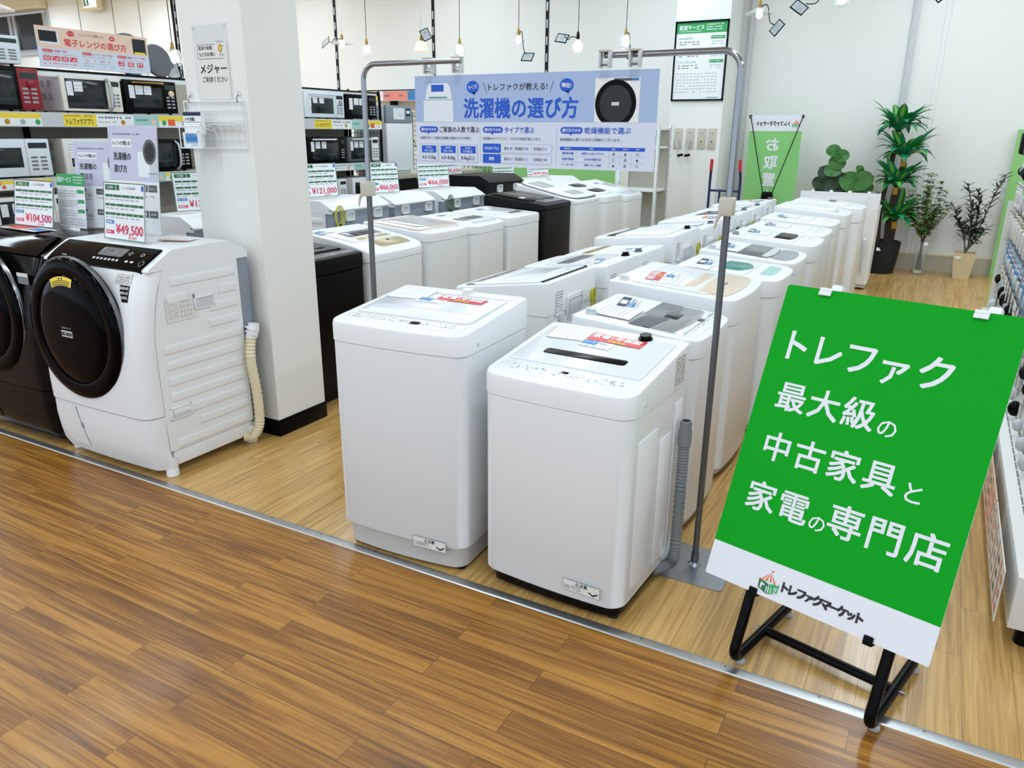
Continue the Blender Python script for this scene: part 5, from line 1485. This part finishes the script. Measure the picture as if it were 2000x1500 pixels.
# ---------------------------------------------------------------- hanging lamps
PG = 'pendant lamps hanging before the back wall'
def pendant(label, x, z, kind, tagpos=None, cord='black', y=9.0, zt=4.42):
    t = thing('pendant_lamp', label, 'lamp', (x, y, z), 0, PG)
    b = MB()
    top = zt - z
    b.tube([(0, 0, .1), (.004, 0, top * .4), (-.003, 0, top * .7), (0, 0, top)], .004, cord, 6)
    b.part('cord', t)
    MB().lathe([(.006, .12), (.016, .1), (.019, .06), (.019, .03)], 'brass' if kind != 'dark' else 'black', n=12).part('socket', t, 'brass socket')
    bulb = 'bulbwarm' if kind in ('warm', 'dark') else 'bulbwhite'
    MB().lathe([(.012, .035), (.026, .01), (.034, -.02), (.03, -.045), (.012, -.06), (.002, -.062)], bulb, n=16).part('bulb', t)
    if kind == 'globe':
        b = MB(); b.ball((0, 0, -.02), .085, 'shadeclear', 10); b.part('shade', t, 'clear glass globe')
    elif kind == 'tube':
        b = MB(); b.lathe([(.03, .04), (.048, .02), (.05, -.12), (.04, -.14)], 'shadeclear', n=18); b.part('shade', t, 'clear glass tube')
    elif kind == 'dish':
        b = MB(); b.lathe([(.025, .05), (.06, .03), (.15, -.01), (.152, -.016), (.06, .02), (.025, .04)], 'shadeclear', n=24); b.part('shade', t, 'white dish shade')
    elif kind == 'bell':
        b = MB(); b.lathe([(.03, .05), (.06, .03), (.085, -.05), (.1, -.06), (.082, -.05), (.055, .025), (.03, .04)], 'shadelit', n=22); b.part('shade', t, 'cream bell shade')
    elif kind == 'dark':
        b = MB(); b.ball((0, 0, -.05), .062, 'bulbwarm', 10); b.part('globe', t, 'glowing warm globe')
    elif kind == 'folded':
        b = MB()
        for k in range(5):
            b.poly([(-.08 + .03 * k, -.01 * k, .06 - .03 * k), (-.02 + .03 * k, .02, .07 - .02 * k), (.02 + .02 * k, .0, -.08), (-.05 + .02 * k, -.02, -.04)], 'shadeclear')
        b.part('shade', t, 'white folded shade', 0)
    if tagpos:
        dx, dz, rot = tagpos
        MT = Matrix.Translation((dx, -.02, dz)) @ Matrix.Rotation(R(rot), 4, 'Y') @ Matrix.Rotation(R(-35), 4, 'X')
        b = MB(lambda p: MT @ p)
        for a in ((-.075, .075, .05, .06), (-.075, .075, -.06, -.05), (-.075, -.065, -.06, .06), (.065, .075, -.06, .06)):
            b.box(a[0], a[1], -.004, .004, a[2], a[3], 'black')
        b.box(-.066, .066, -.002, .002, -.051, .051, 'tagsheet')
        F = FF(0, -.002, 0)
        for q in range(4): b.scribble(F, -.045, .045, .03 - q * .02, .007, 'midink', .001)
        c = b.part('tag_frame', t, 'small black-framed price tag', 0)
        b = MB(); b.tube(curve([(0, 0, .05), (dx * .4, -.02, .06), (dx * .6, -.02, dz * .6), (dx * .85, -.02, dz + .03)], 12), .005, 'black', 6); b.part('tag_cord', t)
pendant('clear dish pendant lamp with a tilted black tag, leftmost beyond the pillar', -7.7, 2.86, 'dish', (-.28, .02, -30), 'lgrey')
pendant('tube glass pendant lamp left of the left banner stand', -7.27, 2.78, 'tube')
pendant('cream bell pendant lamp with a loose black tag above the banner stand arm', -6.36, 2.78, 'bell', (.09, .12, 60), 'lgrey')
pendant('clear globe pendant lamp over the end of the left stand arm', -5.76, 2.72, 'globe')
pendant('folded white pendant lamp with a black tag below, above the blue banner', -4.9, 2.8, 'folded', (.14, -.22, 4))
pendant('warm glowing globe pendant lamp with a black tag on its left', -4.1, 2.72, 'dark', (-.2, .05, 10))
pendant('clear globe pendant lamp above the right stand arm end', -3.5, 2.72, 'globe', (.12, -.2, 40))
pendant('white dish pendant lamp right of the right banner stand', -2.02, 2.92, 'dish', (.2, -.16, -50), y=9.0)
pendant('clear globe pendant lamp at the top edge with a tilted tag on its left', -1.22, 3.02, 'globe', (-.4, -.08, 35), y=9.0)
pendant('pendant lamp at the top right, mostly above the photo, with a black tag', -.5, 3.08, 'dish', (.17, -.1, -40), y=9.0)
pendant('clear globe pendant lamp with a lit bulb left of the left pillar', -6.6, 2.37, 'globe', (-.0, -.14, 70), y=5.3, zt=4.42)
pendant('white spot-like pendant lamp above the left end of the pink banner', -6.35, 2.55, 'dish', None, 'lgrey', y=3.56)

# exit sign hanging on the back wall at the far left
t = thing('exit_sign', 'green and white emergency exit light at the upper left', 'sign', (-16.45, 11.3, 4.07), 0)
b = MB(); b.box(-.34, .3, -.06, .06, 0, .3, 'cream', .02); b.part('housing', t)
b = MB(); F = FF(0, -.062, 0); b.rect(F, -.16, .26, .05, .27, 'exitlit'); b.rect(F, -.15, .02, .08, .27, 'dkgreen', .002); b.disc(F, -.06, .2, .035, 'exitlit', .003, 10)
b.line(F, -.08, .17, -.04, .1, .03, 'exitlit', .003); b.rect(F, .06, .22, .2, .25, 'hgreen', .002)
b.part('lit_panel', t, None, 0)

# ---------------------------------------------------------------- back wall: poster, switches, rack
t = thing('framed_poster', 'black-framed delivery service poster with a green heading on the far pillar', 'poster', (-3.14, 10.797, 2.12), 0)
PW2, PH2 = .71, .985
b = MB()
for q in ((-PW2 / 2, PW2 / 2, 0, .02), (-PW2 / 2, PW2 / 2, PH2 - .02, PH2), (-PW2 / 2, -PW2 / 2 + .02, 0, PH2), (PW2 / 2 - .02, PW2 / 2, 0, PH2)):
    b.box(q[0], q[1], -.025, 0, q[2], q[3], 'black')
b.part('frame', t)
b = MB(); F = FF(0, -.008, 0)
b.rect(F, -.34, .34, .01, .975, 'paper', 0); b.rect(F, -.335, .335, .835, .965, 'hgreen', .001)
b.text(F, '配送サービス', -.3, .905, .062, 'purewhite', 'l', wd=.33, bold=.015, w=.002)
for i in range(3): b.scribble(F, .06, .29, .935 - i * .03, .013, 'purewhite', .002)
b.scribble(F, -.3, .0, .858, .009, 'purewhite', .002)
for i, s_ in enumerate(('7km以内', '7.1km~15km以内', '15.1km~25km以内')):
    v = .775 - i * .145
    b.text(F, s_, -.3, v, .032, 'olive' if i == 0 else 'hgreen', 'l', wd=.18 if i == 0 else .25, w=.002)
    b.rect(F, .13, .31, v - .015, v + .025, 'hgreen', .001); b.scribble(F, .15, .29, v + .005, .01, 'purewhite', .002)
    for j in range(2):
        b.scribble(F, -.29, .0, v - .045 - j * .03, .012, 'midink', .001, 5); b.scribble(F, .14, .3, v - .045 - j * .03, .01, 'paleink', .001, 4)
for i in range(7): b.scribble(F, -.3, .26, .34 - i * .038, .01, 'paleink', .001, 12)
b.text(F, 'トレファクマーケット', .2, .04, .022, 'ink', wd=.16, bold=.04, w=.002)
b.part('sheet', t, None, 0)
for k, (x, hk) in enumerate(((-3.36, 1), (-3.19, 1), (-3.03, 0), (-2.89, 0))):
    t = thing('switch_panel', '%s of four grey wall switch panels under the framed poster' % ('first', 'second', 'third', 'fourth')[k], 'switch', (x, 10.798, 1.5), 0, 'wall switch panels')
    b = MB(); b.box(-.055, .055, -.012, 0, 0, .27, 'clamp', .004); b.part('plate', t)
    b = MB(); F = FF(0, -.012, 0); b.scribble(F, -.02, .02, .21, .012, 'midink', .001, 2)
    b.rect(F, -.008, .008, .085, .105, 'ink', .001); b.part('keyhole', t, None, 0)
    if hk:
        sg = 1 if k == 0 else -1
        t2 = thing('crank_handle', '%s metal crank handle with a black tip on the wall switch panels' % ('left', 'right')[k], 'handle', (x, 10.78, 1.6), 0, 'crank handles')
        b = MB(); b.tube([(0, 0, 0), (0, -.03, 0), (sg * .035, -.04, -.18)], .01, 'lgrey', 8); b.part('rod', t2)
        b = MB(); b.cyl((sg * .035 - .0, -.045, -.19), (sg * .035 + .07, -.08, -.175), .018, 'black', n=10); b.part('grip', t2, 'black grip')
t = thing('display_rack', 'white slotted-angle rack frame at the far end of the left row', 'rack', (-3.45, 9.7, 0), 0)
for x in (-.25, .25):
    for y in (-.22, .22):
        b = MB(); b.box(x - .02, x + .02, y - .003, y + .003, 0, 1.8, 'white'); b.box(x + (.017 if x > 0 else -.02), x + (.02 if x > 0 else -.017), y - .02, y + .02, 0, 1.8, 'white')
        for i in range(16): b.box(x + .0195, x + .0215, y - .006, y + .006, .1 + i * .11, .125 + i * .11, 'midink')
        b.part('post', t)
for z in (.5, 1.0, 1.52, 1.74):
    b = MB(); b.box(-.25, .25, -.22, .22, z, z + .03, 'white', .003); b.part('shelf', t)
b = MB(); b.box(-.25, .25, .19, .2, .5, 1.74, 'shelfbeige'); b.part('back_sheet', t)

# x-banner seen from behind and the hand truck
t = thing('x_banner', 'green and white banner on a black X-shaped stand, seen from behind', 'banner', (-2.11, 11.0, 0), R(2))
b = MB(); b.box(-.335, .335, -.002, .002, .2, 1.94, 'xgreen'); F = FF(0, -.003, 0)
b.rect(F, -.335, .335, 1.74, 1.94, 'signwhite', .0006)
FM = lambda u, v, w: F(-u, v, w)
b.text(FM, 'トレファクマーケット', .04, 1.835, .07, 'ink', wd=.42, bold=.04, w=.0016)
for i in range(6): b.poly([F(-(-.25 + q[0]), q[1], .0016) for q in ((-.045 + .015 * i, 1.83), (-.03 + .015 * i, 1.83), (0, 1.88))], 'orange' if i % 2 == 0 else 'peach')
for i in range(5): b.rect(F, .205 + i * .02, .217 + i * .02, 1.79, 1.83, 'hgreen', .0016)
for i, ch in enumerate('お取置き'): b.text(FM, ch, .02, 1.57 - i * .225, .185, 'signwhite', bold=.03, w=.0016)
b.part('banner_sheet', t, None, 0)
for s_ in (-1, 1):
    b = MB(); b.tube([(s_ * .33, -.02, 1.92), (s_ * .06, -.11, .95)], .006, 'black', 8); b.tube(curve([(s_ * .33, -.02, 1.9), (s_ * .345, -.03, 1.925), (s_ * .33, -.02, 1.94), (s_ * .318, -.012, 1.925)], 10), .007, 'black', 6); b.part('arm', t)
    b = MB(); b.tube([(s_ * .05, -.11, .9), (s_ * .33, -.02, .2)], .006, 'black', 8); b.part('lower_arm', t)
b = MB(); b.box(-.075, .075, -.15, -.07, .85, .97, 'black', .03); b.part('hub', t)
b = MB(); b.tube([(0, -.13, .88), (0, -.45, .0)], .008, 'black', 8); b.part('rear_leg', t)
t = thing('hand_truck', 'navy hand truck with red grips behind the right banner stand', 'hand truck', (-2.6, 10.55, 0), 0)
b = MB()
for s_ in (-1, 1): b.tube(curve([(s_ * .2, 0, .12), (s_ * .2, 0, .9), (s_ * .2, .0, 1.12), (s_ * .19, -.03, 1.26)], 14), .017, 'framenavy', 10)
for z in (.5, .98): b.tube([(-.2, 0, z), (.2, 0, z)], .015, 'framenavy', 10)
b.part('frame', t)
b = MB(); b.tube([(-.18, -.005, .985), (.18, -.005, .985)], .006, 'chrome', 6); b.tube([(-.06, 0, .5), (-.06, 0, .98)], .014, 'framenavy', 8); b.part('crossbar', t)
for s_ in (-1, 1):
    MB().tube([(s_ * .19, -.03, 1.24), (s_ * .185, -.045, 1.38)], .021, 'gripred', n=10).part('grip', t, 'red grip')
    MB().lathe([(.05, -.03), (.1, -.03), (.11, -.015), (.11, .015), (.1, .03), (.05, .03)], 'rubber', (s_ * .26, .02, .11), 20, 'x').part('wheel', t)
b = MB(); b.box(-.2, .2, -.3, .02, .02, .03, 'framenavy', .003); b.part('toe_plate', t)

# ---------------------------------------------------------------- artificial plants at the back wall
def leaf_blade(b, base, d, up_, L, wd, droop, m, mm=None, n=6):
    """an arching blade leaf with a folded midrib"""
    d = Vector(d).normalized()
    side = d.cross(Vector((0, 0, 1))).normalized()
    pts = []
    for i in range(n + 1):
        s = i / n
        p = Vector(base) + d * L * s * (1 - .15 * s) + Vector((0, 0, up_ * L * s - droop * L * s * s))
        w_ = wd * math.sin(PI * min(1, .12 + .88 * s)) ** .8 if s < 1 else .001
        pts.append((p - side * w_ + Vector((0, 0, .25 * w_)), p, p + side * w_ + Vector((0, 0, .25 * w_)), p - side * w_ * .35 + Vector((0, 0, .1 * w_)), p + side * w_ * .35 + Vector((0, 0, .1 * w_))))
    for a, c in zip(pts, pts[1:]):
        b.poly([a[0], a[3], c[3], c[0]], m); b.poly([a[3], a[1], c[1], c[3]], mm or m)
        b.poly([a[1], a[4], c[4], c[1]], mm or m); b.poly([a[4], a[2], c[2], c[4]], m)
t = thing('dracaena_plant', 'tall artificial dracaena with arching striped leaves in a black pot by the back wall', 'plant', (-.62, 11.05, 0), 0)
MB().lathe([(.11, 0), (.17, .0), (.2, .2), (.215, .4), (.195, .41), (.18, .36), (.02, .36)], 'pot', n=28).part('pot', t, 'black pot')
b = MB(); b.rect(FF(0, -.207, 0), -.05, .0, .3, .34, 'paper', .001); b.part('price_sticker', t, None, 0)
heads = []
b = MB()
for pts, h in (([(-.06, 0, .36), (-.09, 0, .8), (-.05, .0, 1.3), (-.02, 0, 1.72)], (-.02, 0, 1.74)), ([(.05, 0, .36), (.06, 0, .8), (.08, 0, 1.1), (.09, 0, 1.38)], (.09, -.02, 1.42)), ([(.03, 0, .36), (.02, 0, .7), (.04, 0, 1.05)], (.05, -.03, 1.08)), ([(.09, 0, .36), (.1, -.02, .5), (.1, -.03, .62)], (.1, -.04, .66))):
    b.tube(curve(pts, 14), .028, 'bark', 8)
    heads.append(h)
b.part('trunk', t)
b = MB()
for h in heads: b.tube([(h[0], h[1], h[2] - .09), h], [.03, .034], 'ochre', 8)
b.part('stem_collar', t, 'yellow-brown stem collar')
for hi, h in enumerate(heads):
    b = MB()
    for k in range(36):
        a = k * 2.399 + hi
        e = .05 + .62 * (k / 36)
        L = random.uniform(.28, .43)
        mm = random.choice(('leaflight', 'leaf', 'leafteal'))
        leaf_blade(b, h, (math.cos(a), math.sin(a) * .7, 0), 1.15 * (1 - e) + .45, L, random.uniform(.045, .066), .45 + .85 * e, random.choice(('leaf', 'leafteal', 'leaf')), mm)
    b.part('leaf_crown', t, None, 0)
t = thing('fiddle_leaf_plant', 'artificial plant with large round dark green leaves behind the twin-tub washer', 'plant', (-1.24, 11.1, 0), 0)
MB().lathe([(.12, 0), (.15, 0), (.18, .3), (.16, .31), (.02, .29)], 'potbeige', n=20).part('pot', t)
b = MB(); b.tube(curve([(0, 0, .28), (.02, 0, .8), (-.06, 0, 1.2), (-.1, 0, 1.5)], 14), .012, 'bark', 6); b.tube(curve([(.02, 0, .8), (.1, 0, 1.0), (.22, 0, 1.25)], 8), .01, 'bark', 6); b.tube([(-.06, 0, 1.15), (-.28, 0, 1.3)], .006, 'bark', 6); b.part('stem', t)
for k, (x, z, r_, mm, a) in enumerate(((-.12, 1.5, .1, 'ficus', 20), (-.02, 1.44, .1, 'ficus', -15), (-.06, 1.36, .11, 'ficus', 10), (-.1, 1.26, .11, 'ficus', 0), (-.17, 1.22, .12, 'ficusdark', 30), (-.03, 1.14, .13, 'ficusdark', -10), (.14, 1.12, .16, 'ficus', 35), (.26, 1.14, .15, 'ficus', -25), (.05, 1.05, .15, 'ficusdark', 10), (.2, 1.0, .15, 'ficusdark', 40), (-.16, 1.04, .14, 'ficusdark', -20), (-.24, 1.1, .1, 'ficusdark', 15), (.22, 1.28, .06, 'ficus', 60), (-.05, .95, .15, 'ficusdark', 0), (.32, 1.06, .1, 'ficus', 10))):
    b = MB()
    MT = Matrix.Translation((x, -.05 - .01 * (k % 4), z)) @ Matrix.Rotation(R(a), 4, 'Y') @ Matrix.Rotation(R(-25 + 12 * (k % 3)), 4, 'X')
    rim = [MT @ Vector((r_ * math.cos(2 * PI * i / 14), .02 * math.cos(4 * PI * i / 14), r_ * .85 * math.sin(2 * PI * i / 14))) for i in range(14)]
    c = MT @ Vector((0, -.012, 0))
    for i in range(14): b.poly([c, rim[i], rim[(i + 1) % 14]], mm)
    b.part('leaf', t)
t = thing('twig_vase', 'leafy twigs in a tall clear glass vase by the back wall', 'plant', (-.17, 11.12, 0), 0)
b = MB(); b.loft([ring2(half(.13, .13, .01, .01), 0), ring2(half(.15, .15, .01, .01), .42), ring2(half(.14, .14, .01, .01), .42), ring2(half(.118, .118, .01, .01), .012)], 'vaseglass', 'pair', 'pair'); b.part('vase', t, 'clear glass vase')
b = MB(); b.box(-.045, .045, -.045, .045, .014, .06, 'cream', .018); b.part('stones', t, None)
b = MB(); lv = MB()
for k in range(26):
    a = random.uniform(0, 2 * PI); s_ = random.uniform(.05, .3) if k > 7 else random.uniform(.25, .36); hh = random.uniform(.75, 1.25) if k > 7 else random.uniform(.5, 1.3)
    pts = curve([(random.uniform(-.04, .04), random.uniform(-.04, .04), .05), (.22 * s_ * math.cos(a) * .3, .1 * s_ * math.sin(a), .45), (s_ * math.cos(a) * .7, s_ * math.sin(a) * .35, .45 + (hh - .45) * .6), (s_ * math.cos(a), s_ * math.sin(a) * .5, hh)], 12)
    b.tube(pts, [.005 - .0003 * i for i in range(13)], 'twig', 5)
    if k > 5:
        for i in range(5, 13):
            for j in range(6):
                p = pts[i]; aa = random.uniform(0, 2 * PI)
                leaf_blade(lv, p, (math.cos(aa), math.sin(aa), 0), random.uniform(-.2, .5), random.uniform(.05, .09), random.uniform(.018, .028), .3, random.choice(('twigleaf', 'olive', 'twigleaf')), None, 2)
b.part('twigs', t); lv.part('leaves', t, None, 0)
b = MB(); b.rect(FF(0, -.078, 0), .02, .07, .38, .42, 'paper', .001); b.part('price_sticker', t, None, 0)
t = thing('olive_tree', 'artificial olive tree in a square cream pot by the back wall', 'plant', (.32, 11.12, 0), 0)
b = MB(); b.loft([[(s_ * q, t_ * q, z) for s_, t_ in ((-1, -1), (1, -1), (1, 1), (-1, 1))] for q, z in ((.088, 0), (.128, .32), (.11, .32), (.105, .29))], 'potbeige', 'n', 'n')
b.rect(FF(0, -.122, 0), -.1, -.04, .25, .285, 'offwhite', .005); b.part('pot', t, 'square cream pot', 10)
b = MB(); lv = MB()
trunks = [curve([(0, 0, .28), (.03, 0, .5), (.0, 0, .75), (-.06, 0, 1.0), (-.1, 0, 1.12)], 16), curve([(0, 0, .3), (.08, 0, .55), (.14, 0, .8), (.2, 0, 1.05), (.27, 0, 1.26)], 16), curve([(0, 0, .3), (.05, .03, .6), (.06, 0, .85), (.02, 0, 1.05)], 16), curve([(0, 0, .3), (-.05, 0, .55), (-.14, -.02, .7), (-.2, 0, .85)], 14), curve([(0, 0, .32), (.1, -.03, .5), (.16, -.02, .62)], 14), curve([(0, 0, .35), (-.06, 0, .55), (-.1, 0, .66)], 14), curve([(.02, 0, .4), (.0, -.05, .65), (-.03, -.04, .9)], 14)]
for pts in trunks:
    b.tube(pts, .007, 'twig', 6)
    for i in range(4, len(pts)):
        for j in range(5):
            aa = random.uniform(0, 2 * PI)
            leaf_blade(lv, pts[i], (math.cos(aa), math.sin(aa) * .8, 0), random.uniform(-.1, 1.0), random.uniform(.09, .14), random.uniform(.012, .018), .25, random.choice(('oliveleaf', 'oliveleaf', 'ficusdark')), None, 3)
b.part('branches', t); lv.part('leaves', t, None, 0)

# ---------------------------------------------------------------- things behind the left row
t = thing('mini_fridge', 'small fridge with a grey door top and white lower door beyond the wire grid', 'fridge', (-6.25, 7.98, .0), R(90))
b = MB(); b.box(-.26, .26, -.22, .25, 1.2, 2.0, 'cool', .008); b.part('body', t)
b = MB(); b.box(-.26, .26, -.26, -.222, 1.8, 2.0, 'steelgrey', .006); F = FF(0, -.26, 0); b.rect(F, -.12, .1, 1.84, 1.97, 'paper', .001)
for i in range(4): b.scribble(F, -.09, .07, 1.95 - i * .025, .008, 'paleink', .0016)
b.rect(F, .13, .22, 1.88, 1.97, 'navy', .001); b.rect(F, .14, .21, 1.91, 1.945, 'cool', .0016)
b.part('freezer_door', t, 'grey upper door'); b = MB(); b.box(-.26, .26, -.26, -.222, 1.24, 1.795, 'white', .006); b.part('fridge_door', t)
t = thing('fridge_stand', 'beige and black bench carrying the small fridge', 'bench', (-6.15, 8.7, 0), R(90))
b = MB(); b.box(-.95, 1.0, -.3, .35, 1.15, 1.2, 'shelfbeige', .004); b.part('top', t)
b = MB(); b.box(-.93, .98, -.26, .33, .0, 1.15, 'char'); b.part('cabinet', t)
t = thing('wall_shelf', 'high shelf with yellow, red and blue labels against the back wall', 'shelf', (-7.8, 11.2, 2.2), 0)
b = MB(); b.box(-1.3, 1.6, -.2, .29, .0, .03, 'shelfbeige'); b.part('board', t)
b = MB(); b.box(-1.3, 1.6, -.215, -.2, -.02, .14, 'lgrey'); F = FF(0, -.215, -.02)
u = -1.1
for m_, w_ in (('label', .22), ('paper', .1), ('rose', .5), ('blue', .16), ('paper', .12), ('label', .3), ('rose', .3), ('blue', .2)):
    b.rect(F, u, u + w_, .01, .15, m_, .001); b.scribble(F, u + .02, u + w_ - .02, .08, .03, 'midink' if m_ != 'paper' else 'paleink', .002, 3); u += w_ + .005
b.part('price_rail', t, None, 0)
for x in (-.9, .9):
    b = MB(); b.box(x - .05, x + .05, .2, .29, -1.0, 0, 'black'); b.part('bracket', t)
b = MB(); b.box(-1.3, 1.6, -.22, -.2, .14, .155, 'black'); b.part('top_edge', t)
t = thing('mesh_screen', 'white wire mesh screen behind the left end of the blue banner', 'panel', (-7.1, 10.6, 0), 0)
b = MB()
for i in range(25): b.tube([(-.9 + i * .075, 0, .3), (-.9 + i * .075, 0, 2.0)], .006, 'dgrey', 4)
for i in range(24): b.tube([(-.9, 0, .3 + i * .074), (.9, 0, .3 + i * .074)], .006, 'dgrey', 4)
b.part('mesh', t)
b = MB(); b.tube([(-.9, 0, 0), (-.9, 0, 2.0), (.9, 0, 2.0), (.9, 0, 0)], .012, 'white', 6); b.part('frame', t)
for k, (x, y, z0, m1, lb) in enumerate(((-6.78, 10.05, 1.0, 'leaf', 'leafy green plant behind the black drum washer, left of the red price'), (-5.55, 10.05, 1.02, 'ficus', 'leafy green plant behind the black drum washer, right of the red price'), (-6.98, 9.2, 1.55, 'leaf', 'climbing green plant beside the small fridge'))):
    t = thing('leafy_plant', lb, 'plant', (x, y, 0), 0, 'leafy plants behind the drum washers')
    MB().lathe([(.1, 0), (.13, 0), (.16, .3), (.02, .28)], 'pot', n=16).part('pot', t)
    b = MB(); b.tube([(0, 0, .28), (.02, 0, z0)], .015, 'bark', 6); b.part('stem', t)
    b = MB()
    for j in range(60):
        a = random.uniform(0, 2 * PI)
        leaf_blade(b, (random.uniform(-.1, .1), random.uniform(-.1, .1), z0 - .15 + random.uniform(-.3, .2)), (math.cos(a), math.sin(a), 0), random.uniform(.0, .9), random.uniform(.2, .36), .03, .6, random.choice((m1, 'leaflight', 'ficusdark')), None, 4)
    b.part('leaf_crown', t, None, 0)
b = MB(); b.box(-1.2, 1.2, 0, .02, .5, 1.22, 'wallgreen'); b.solo('partition_board', 'pale green board standing behind the white drum washers under the blue banner', 'board', (-5.45, 10.75, 0), 0)
b = MB()
for x in (-1.15, 1.15): b.box(x - .03, x + .03, .02, .06, 0, 1.2, 'lgrey')
b.part('board_leg', bpy.data.objects['partition_board.001'])

# ---------------------------------------------------------------- right-hand gondola with hanging packs
GX = .41
t = thing('display_gondola', 'white display unit with hanging accessories along the right edge', 'shelf', (GX, 5.3, 0), R(-90))
GA, GB = -2.35, 2.5        # local x runs from the far end to the near end
b = MB(); b.box(GA, GB, .01, .5, .1, .3, 'offwhite', .004); F = FT(0, 0, .3)
for v in (.06, .1):
    b.line(F, GA + .1, v, GB - .05, v, .006, 'midink', .001)
    for i in range(48): b.rect(F, GA + .1 + i * .098, GA + .115 + i * .098, v - .006, v + .006, 'offwhite', .0016)
b.part('base_deck', t)
for x in (GA + .1, 0, GB - .1):
    MB().cyl((x, .08, 0), (x, .08, .1), .03, 'black', n=12).part('caster', t)
b = MB(); b.box(GA, GB, .46, .5, .3, 1.86, 'offwhite'); F = FF(0, .46, 0)
b.part('pegboard', t)
for z in (.52, .78, 1.04, 1.3, 1.5):
    b = MB(); b.box(GA, GB, .17, .46, z - .012, z, 'lgrey', .002); b.box(GA, GB, .155, .17, z - .02, z + .016, 'offwhite'); b.part('shelf_rail', t)
b = MB(); b.box(GA - .02, GA, .05, .5, .1, 1.2, 'offwhite'); b.part('end_panel', t)
for k in range(4):
    b = MB()
    TXm = Matrix.Rotation(R(12), 4, 'X')
    T_ = lambda p, k=k: Vector((GB - .6 - k * .62 + p.x, .004 - .03 + p.y, p.z))
    b = MB(T_)
    b.box(-.02, .58, -.004, 0, .1, .3, 'offwhite' if k != 1 else 'peach')
    F = FF(0, -.004, 0)
    for i in range(4):
        b.rect(F, .02 + i * .15, .035 + i * .15, .11, .29, 'rose', .001)
        for j in range(3): b.rect(F, .07 + i * .15, .115 + i * .15, .125 + j * .055, .15 + j * .055, ('rose', 'paleink', 'midink')[(i + k) % 3], .001); b.scribble(F, .12 + i * .15, .155 + i * .15, .14 + j * .055, .006, 'paleink', .001, 2)
    o = b.solo('flyer', '%s red and beige price flyer along the foot of the right-hand display' % ('nearest', 'second', 'third', 'farthest')[k], 'flyer', (GX, 5.3, 0), R(-90), 'price flyers on the display foot', 0)
ORD = ['farthest', 'second', 'third', 'fourth', 'fifth', 'sixth', 'seventh', 'eighth', 'ninth', 'tenth', 'eleventh', 'twelfth', 'thirteenth', 'fourteenth', 'fifteenth', 'sixteenth', 'seventeenth']
ROWS = [(1.62, 'top', 'bag', 'black'), (1.42, 'second', 'cable', 'paper'), (1.2, 'third', 'card', 'paper'), (.98, 'fourth', 'remote', 'beige'), (.75, 'fifth', 'blue', 'skybluepack'), (.52, 'sixth', 'earphone', 'offwhite'), (.34, 'lowest', 'mouse', 'offwhite')]
for z, rn, kd, mm in ROWS:
    for i in range(17):
        ly = GA + .12 + i * .27
        if kd in ('bag',) and i % 2:
            continue
        hh = .22 if kd == 'bag' else .14 if kd == 'mouse' else .19
        q = random.uniform(-.012, .012)
        nm = {'bag': ('black %s pouch', 'hanging_pouch', 'pouch'), 'cable': ('dark-oval pack', 'cable_pack', 'pack'), 'card': ('white card pack', 'card_pack', 'pack'), 'remote': ('grey remote pack', 'remote_pack', 'pack'), 'blue': ('blue printed pack', 'blister_pack', 'pack'), 'earphone': ('black earphone pack', 'earphone_pack', 'pack'), 'mouse': ('small rounded pack', 'mouse_pack', 'pack')}[kd]
        lb = '%s from the far end in the %s row of the right-hand display' % ((nm[0] % 'hanging' if '%' in nm[0] else nm[0]), rn)
        lb = (ORD[i if kd != 'bag' else i // 2] + ' ' + lb) if i else lb.replace('from the far end', 'at the far end')
        t2 = thing(nm[1], lb, nm[2], (GX + .1, 5.3 - ly, z), R(-90) + random.uniform(-.12, .12), 'hanging packs in the %s row' % rn)
        b = MB()
        b.box(-.085, .085, -.004, .004, -hh / 2 + .06, hh / 2 + .06, mm, .002)
        F = FF(0, -.004, .06)
        if kd == 'blue':
            b.rect(F, -.07, .07, -.06, .02, 'windowglass' if i % 3 == 0 else 'blue'); b.rect(F, -.07, .07, .03, .08, 'cool')
            for q_ in range(2): b.scribble(F, -.06, .06, .065 - .02 * q_, .008, 'royal', .0014)
        elif kd != 'bag':
            for q_ in range(3): b.scribble(F, -.07, .07, .08 - .022 * q_, .007, random.choice(('midink', 'paleink')), .001)
        b.part('card', t2)
        b = MB()
        if kd in ('cable', 'earphone'):
            for dx in (-.035, .035): b.ball((dx, -.012, .03 + random.uniform(-.02, .02)), random.uniform(.018, .03), random.choice(('char', 'black', 'mgrey')), 6, random.uniform(1.2, 2))
        elif kd == 'card':
            b.box(-.06, .06, -.012, -.003, .0, .08, 'lgrey', .004)
        elif kd == 'remote':
            for dx in (-.045, 0, .045): b.box(dx - .016, dx + .016, -.022, -.003, -.02, .11, 'lgrey' if dx else 'beige', .006)
        elif kd == 'mouse':
            b.ball((random.uniform(-.02, .02), -.02, .02), random.uniform(.024, .036), random.choice(('black', 'char', 'lgrey')), 6, 1.3)
        elif kd == 'bag':
            b.box(-.07, .07, -.06, -.002, -.05, .12, 'char', .02)
        else:
            b.box(-.05, .05, -.014, -.003, .0, .06, 'lgrey', .004)
        b.part('product', t2)
        b = MB(); b.tube([(0, .34, .06 + hh / 2 - .012), (0, -.02, .06 + hh / 2 - .012), (0, -.03, .06 + hh / 2)], .003, 'steel', 5); b.part('hanging_hook', t2)
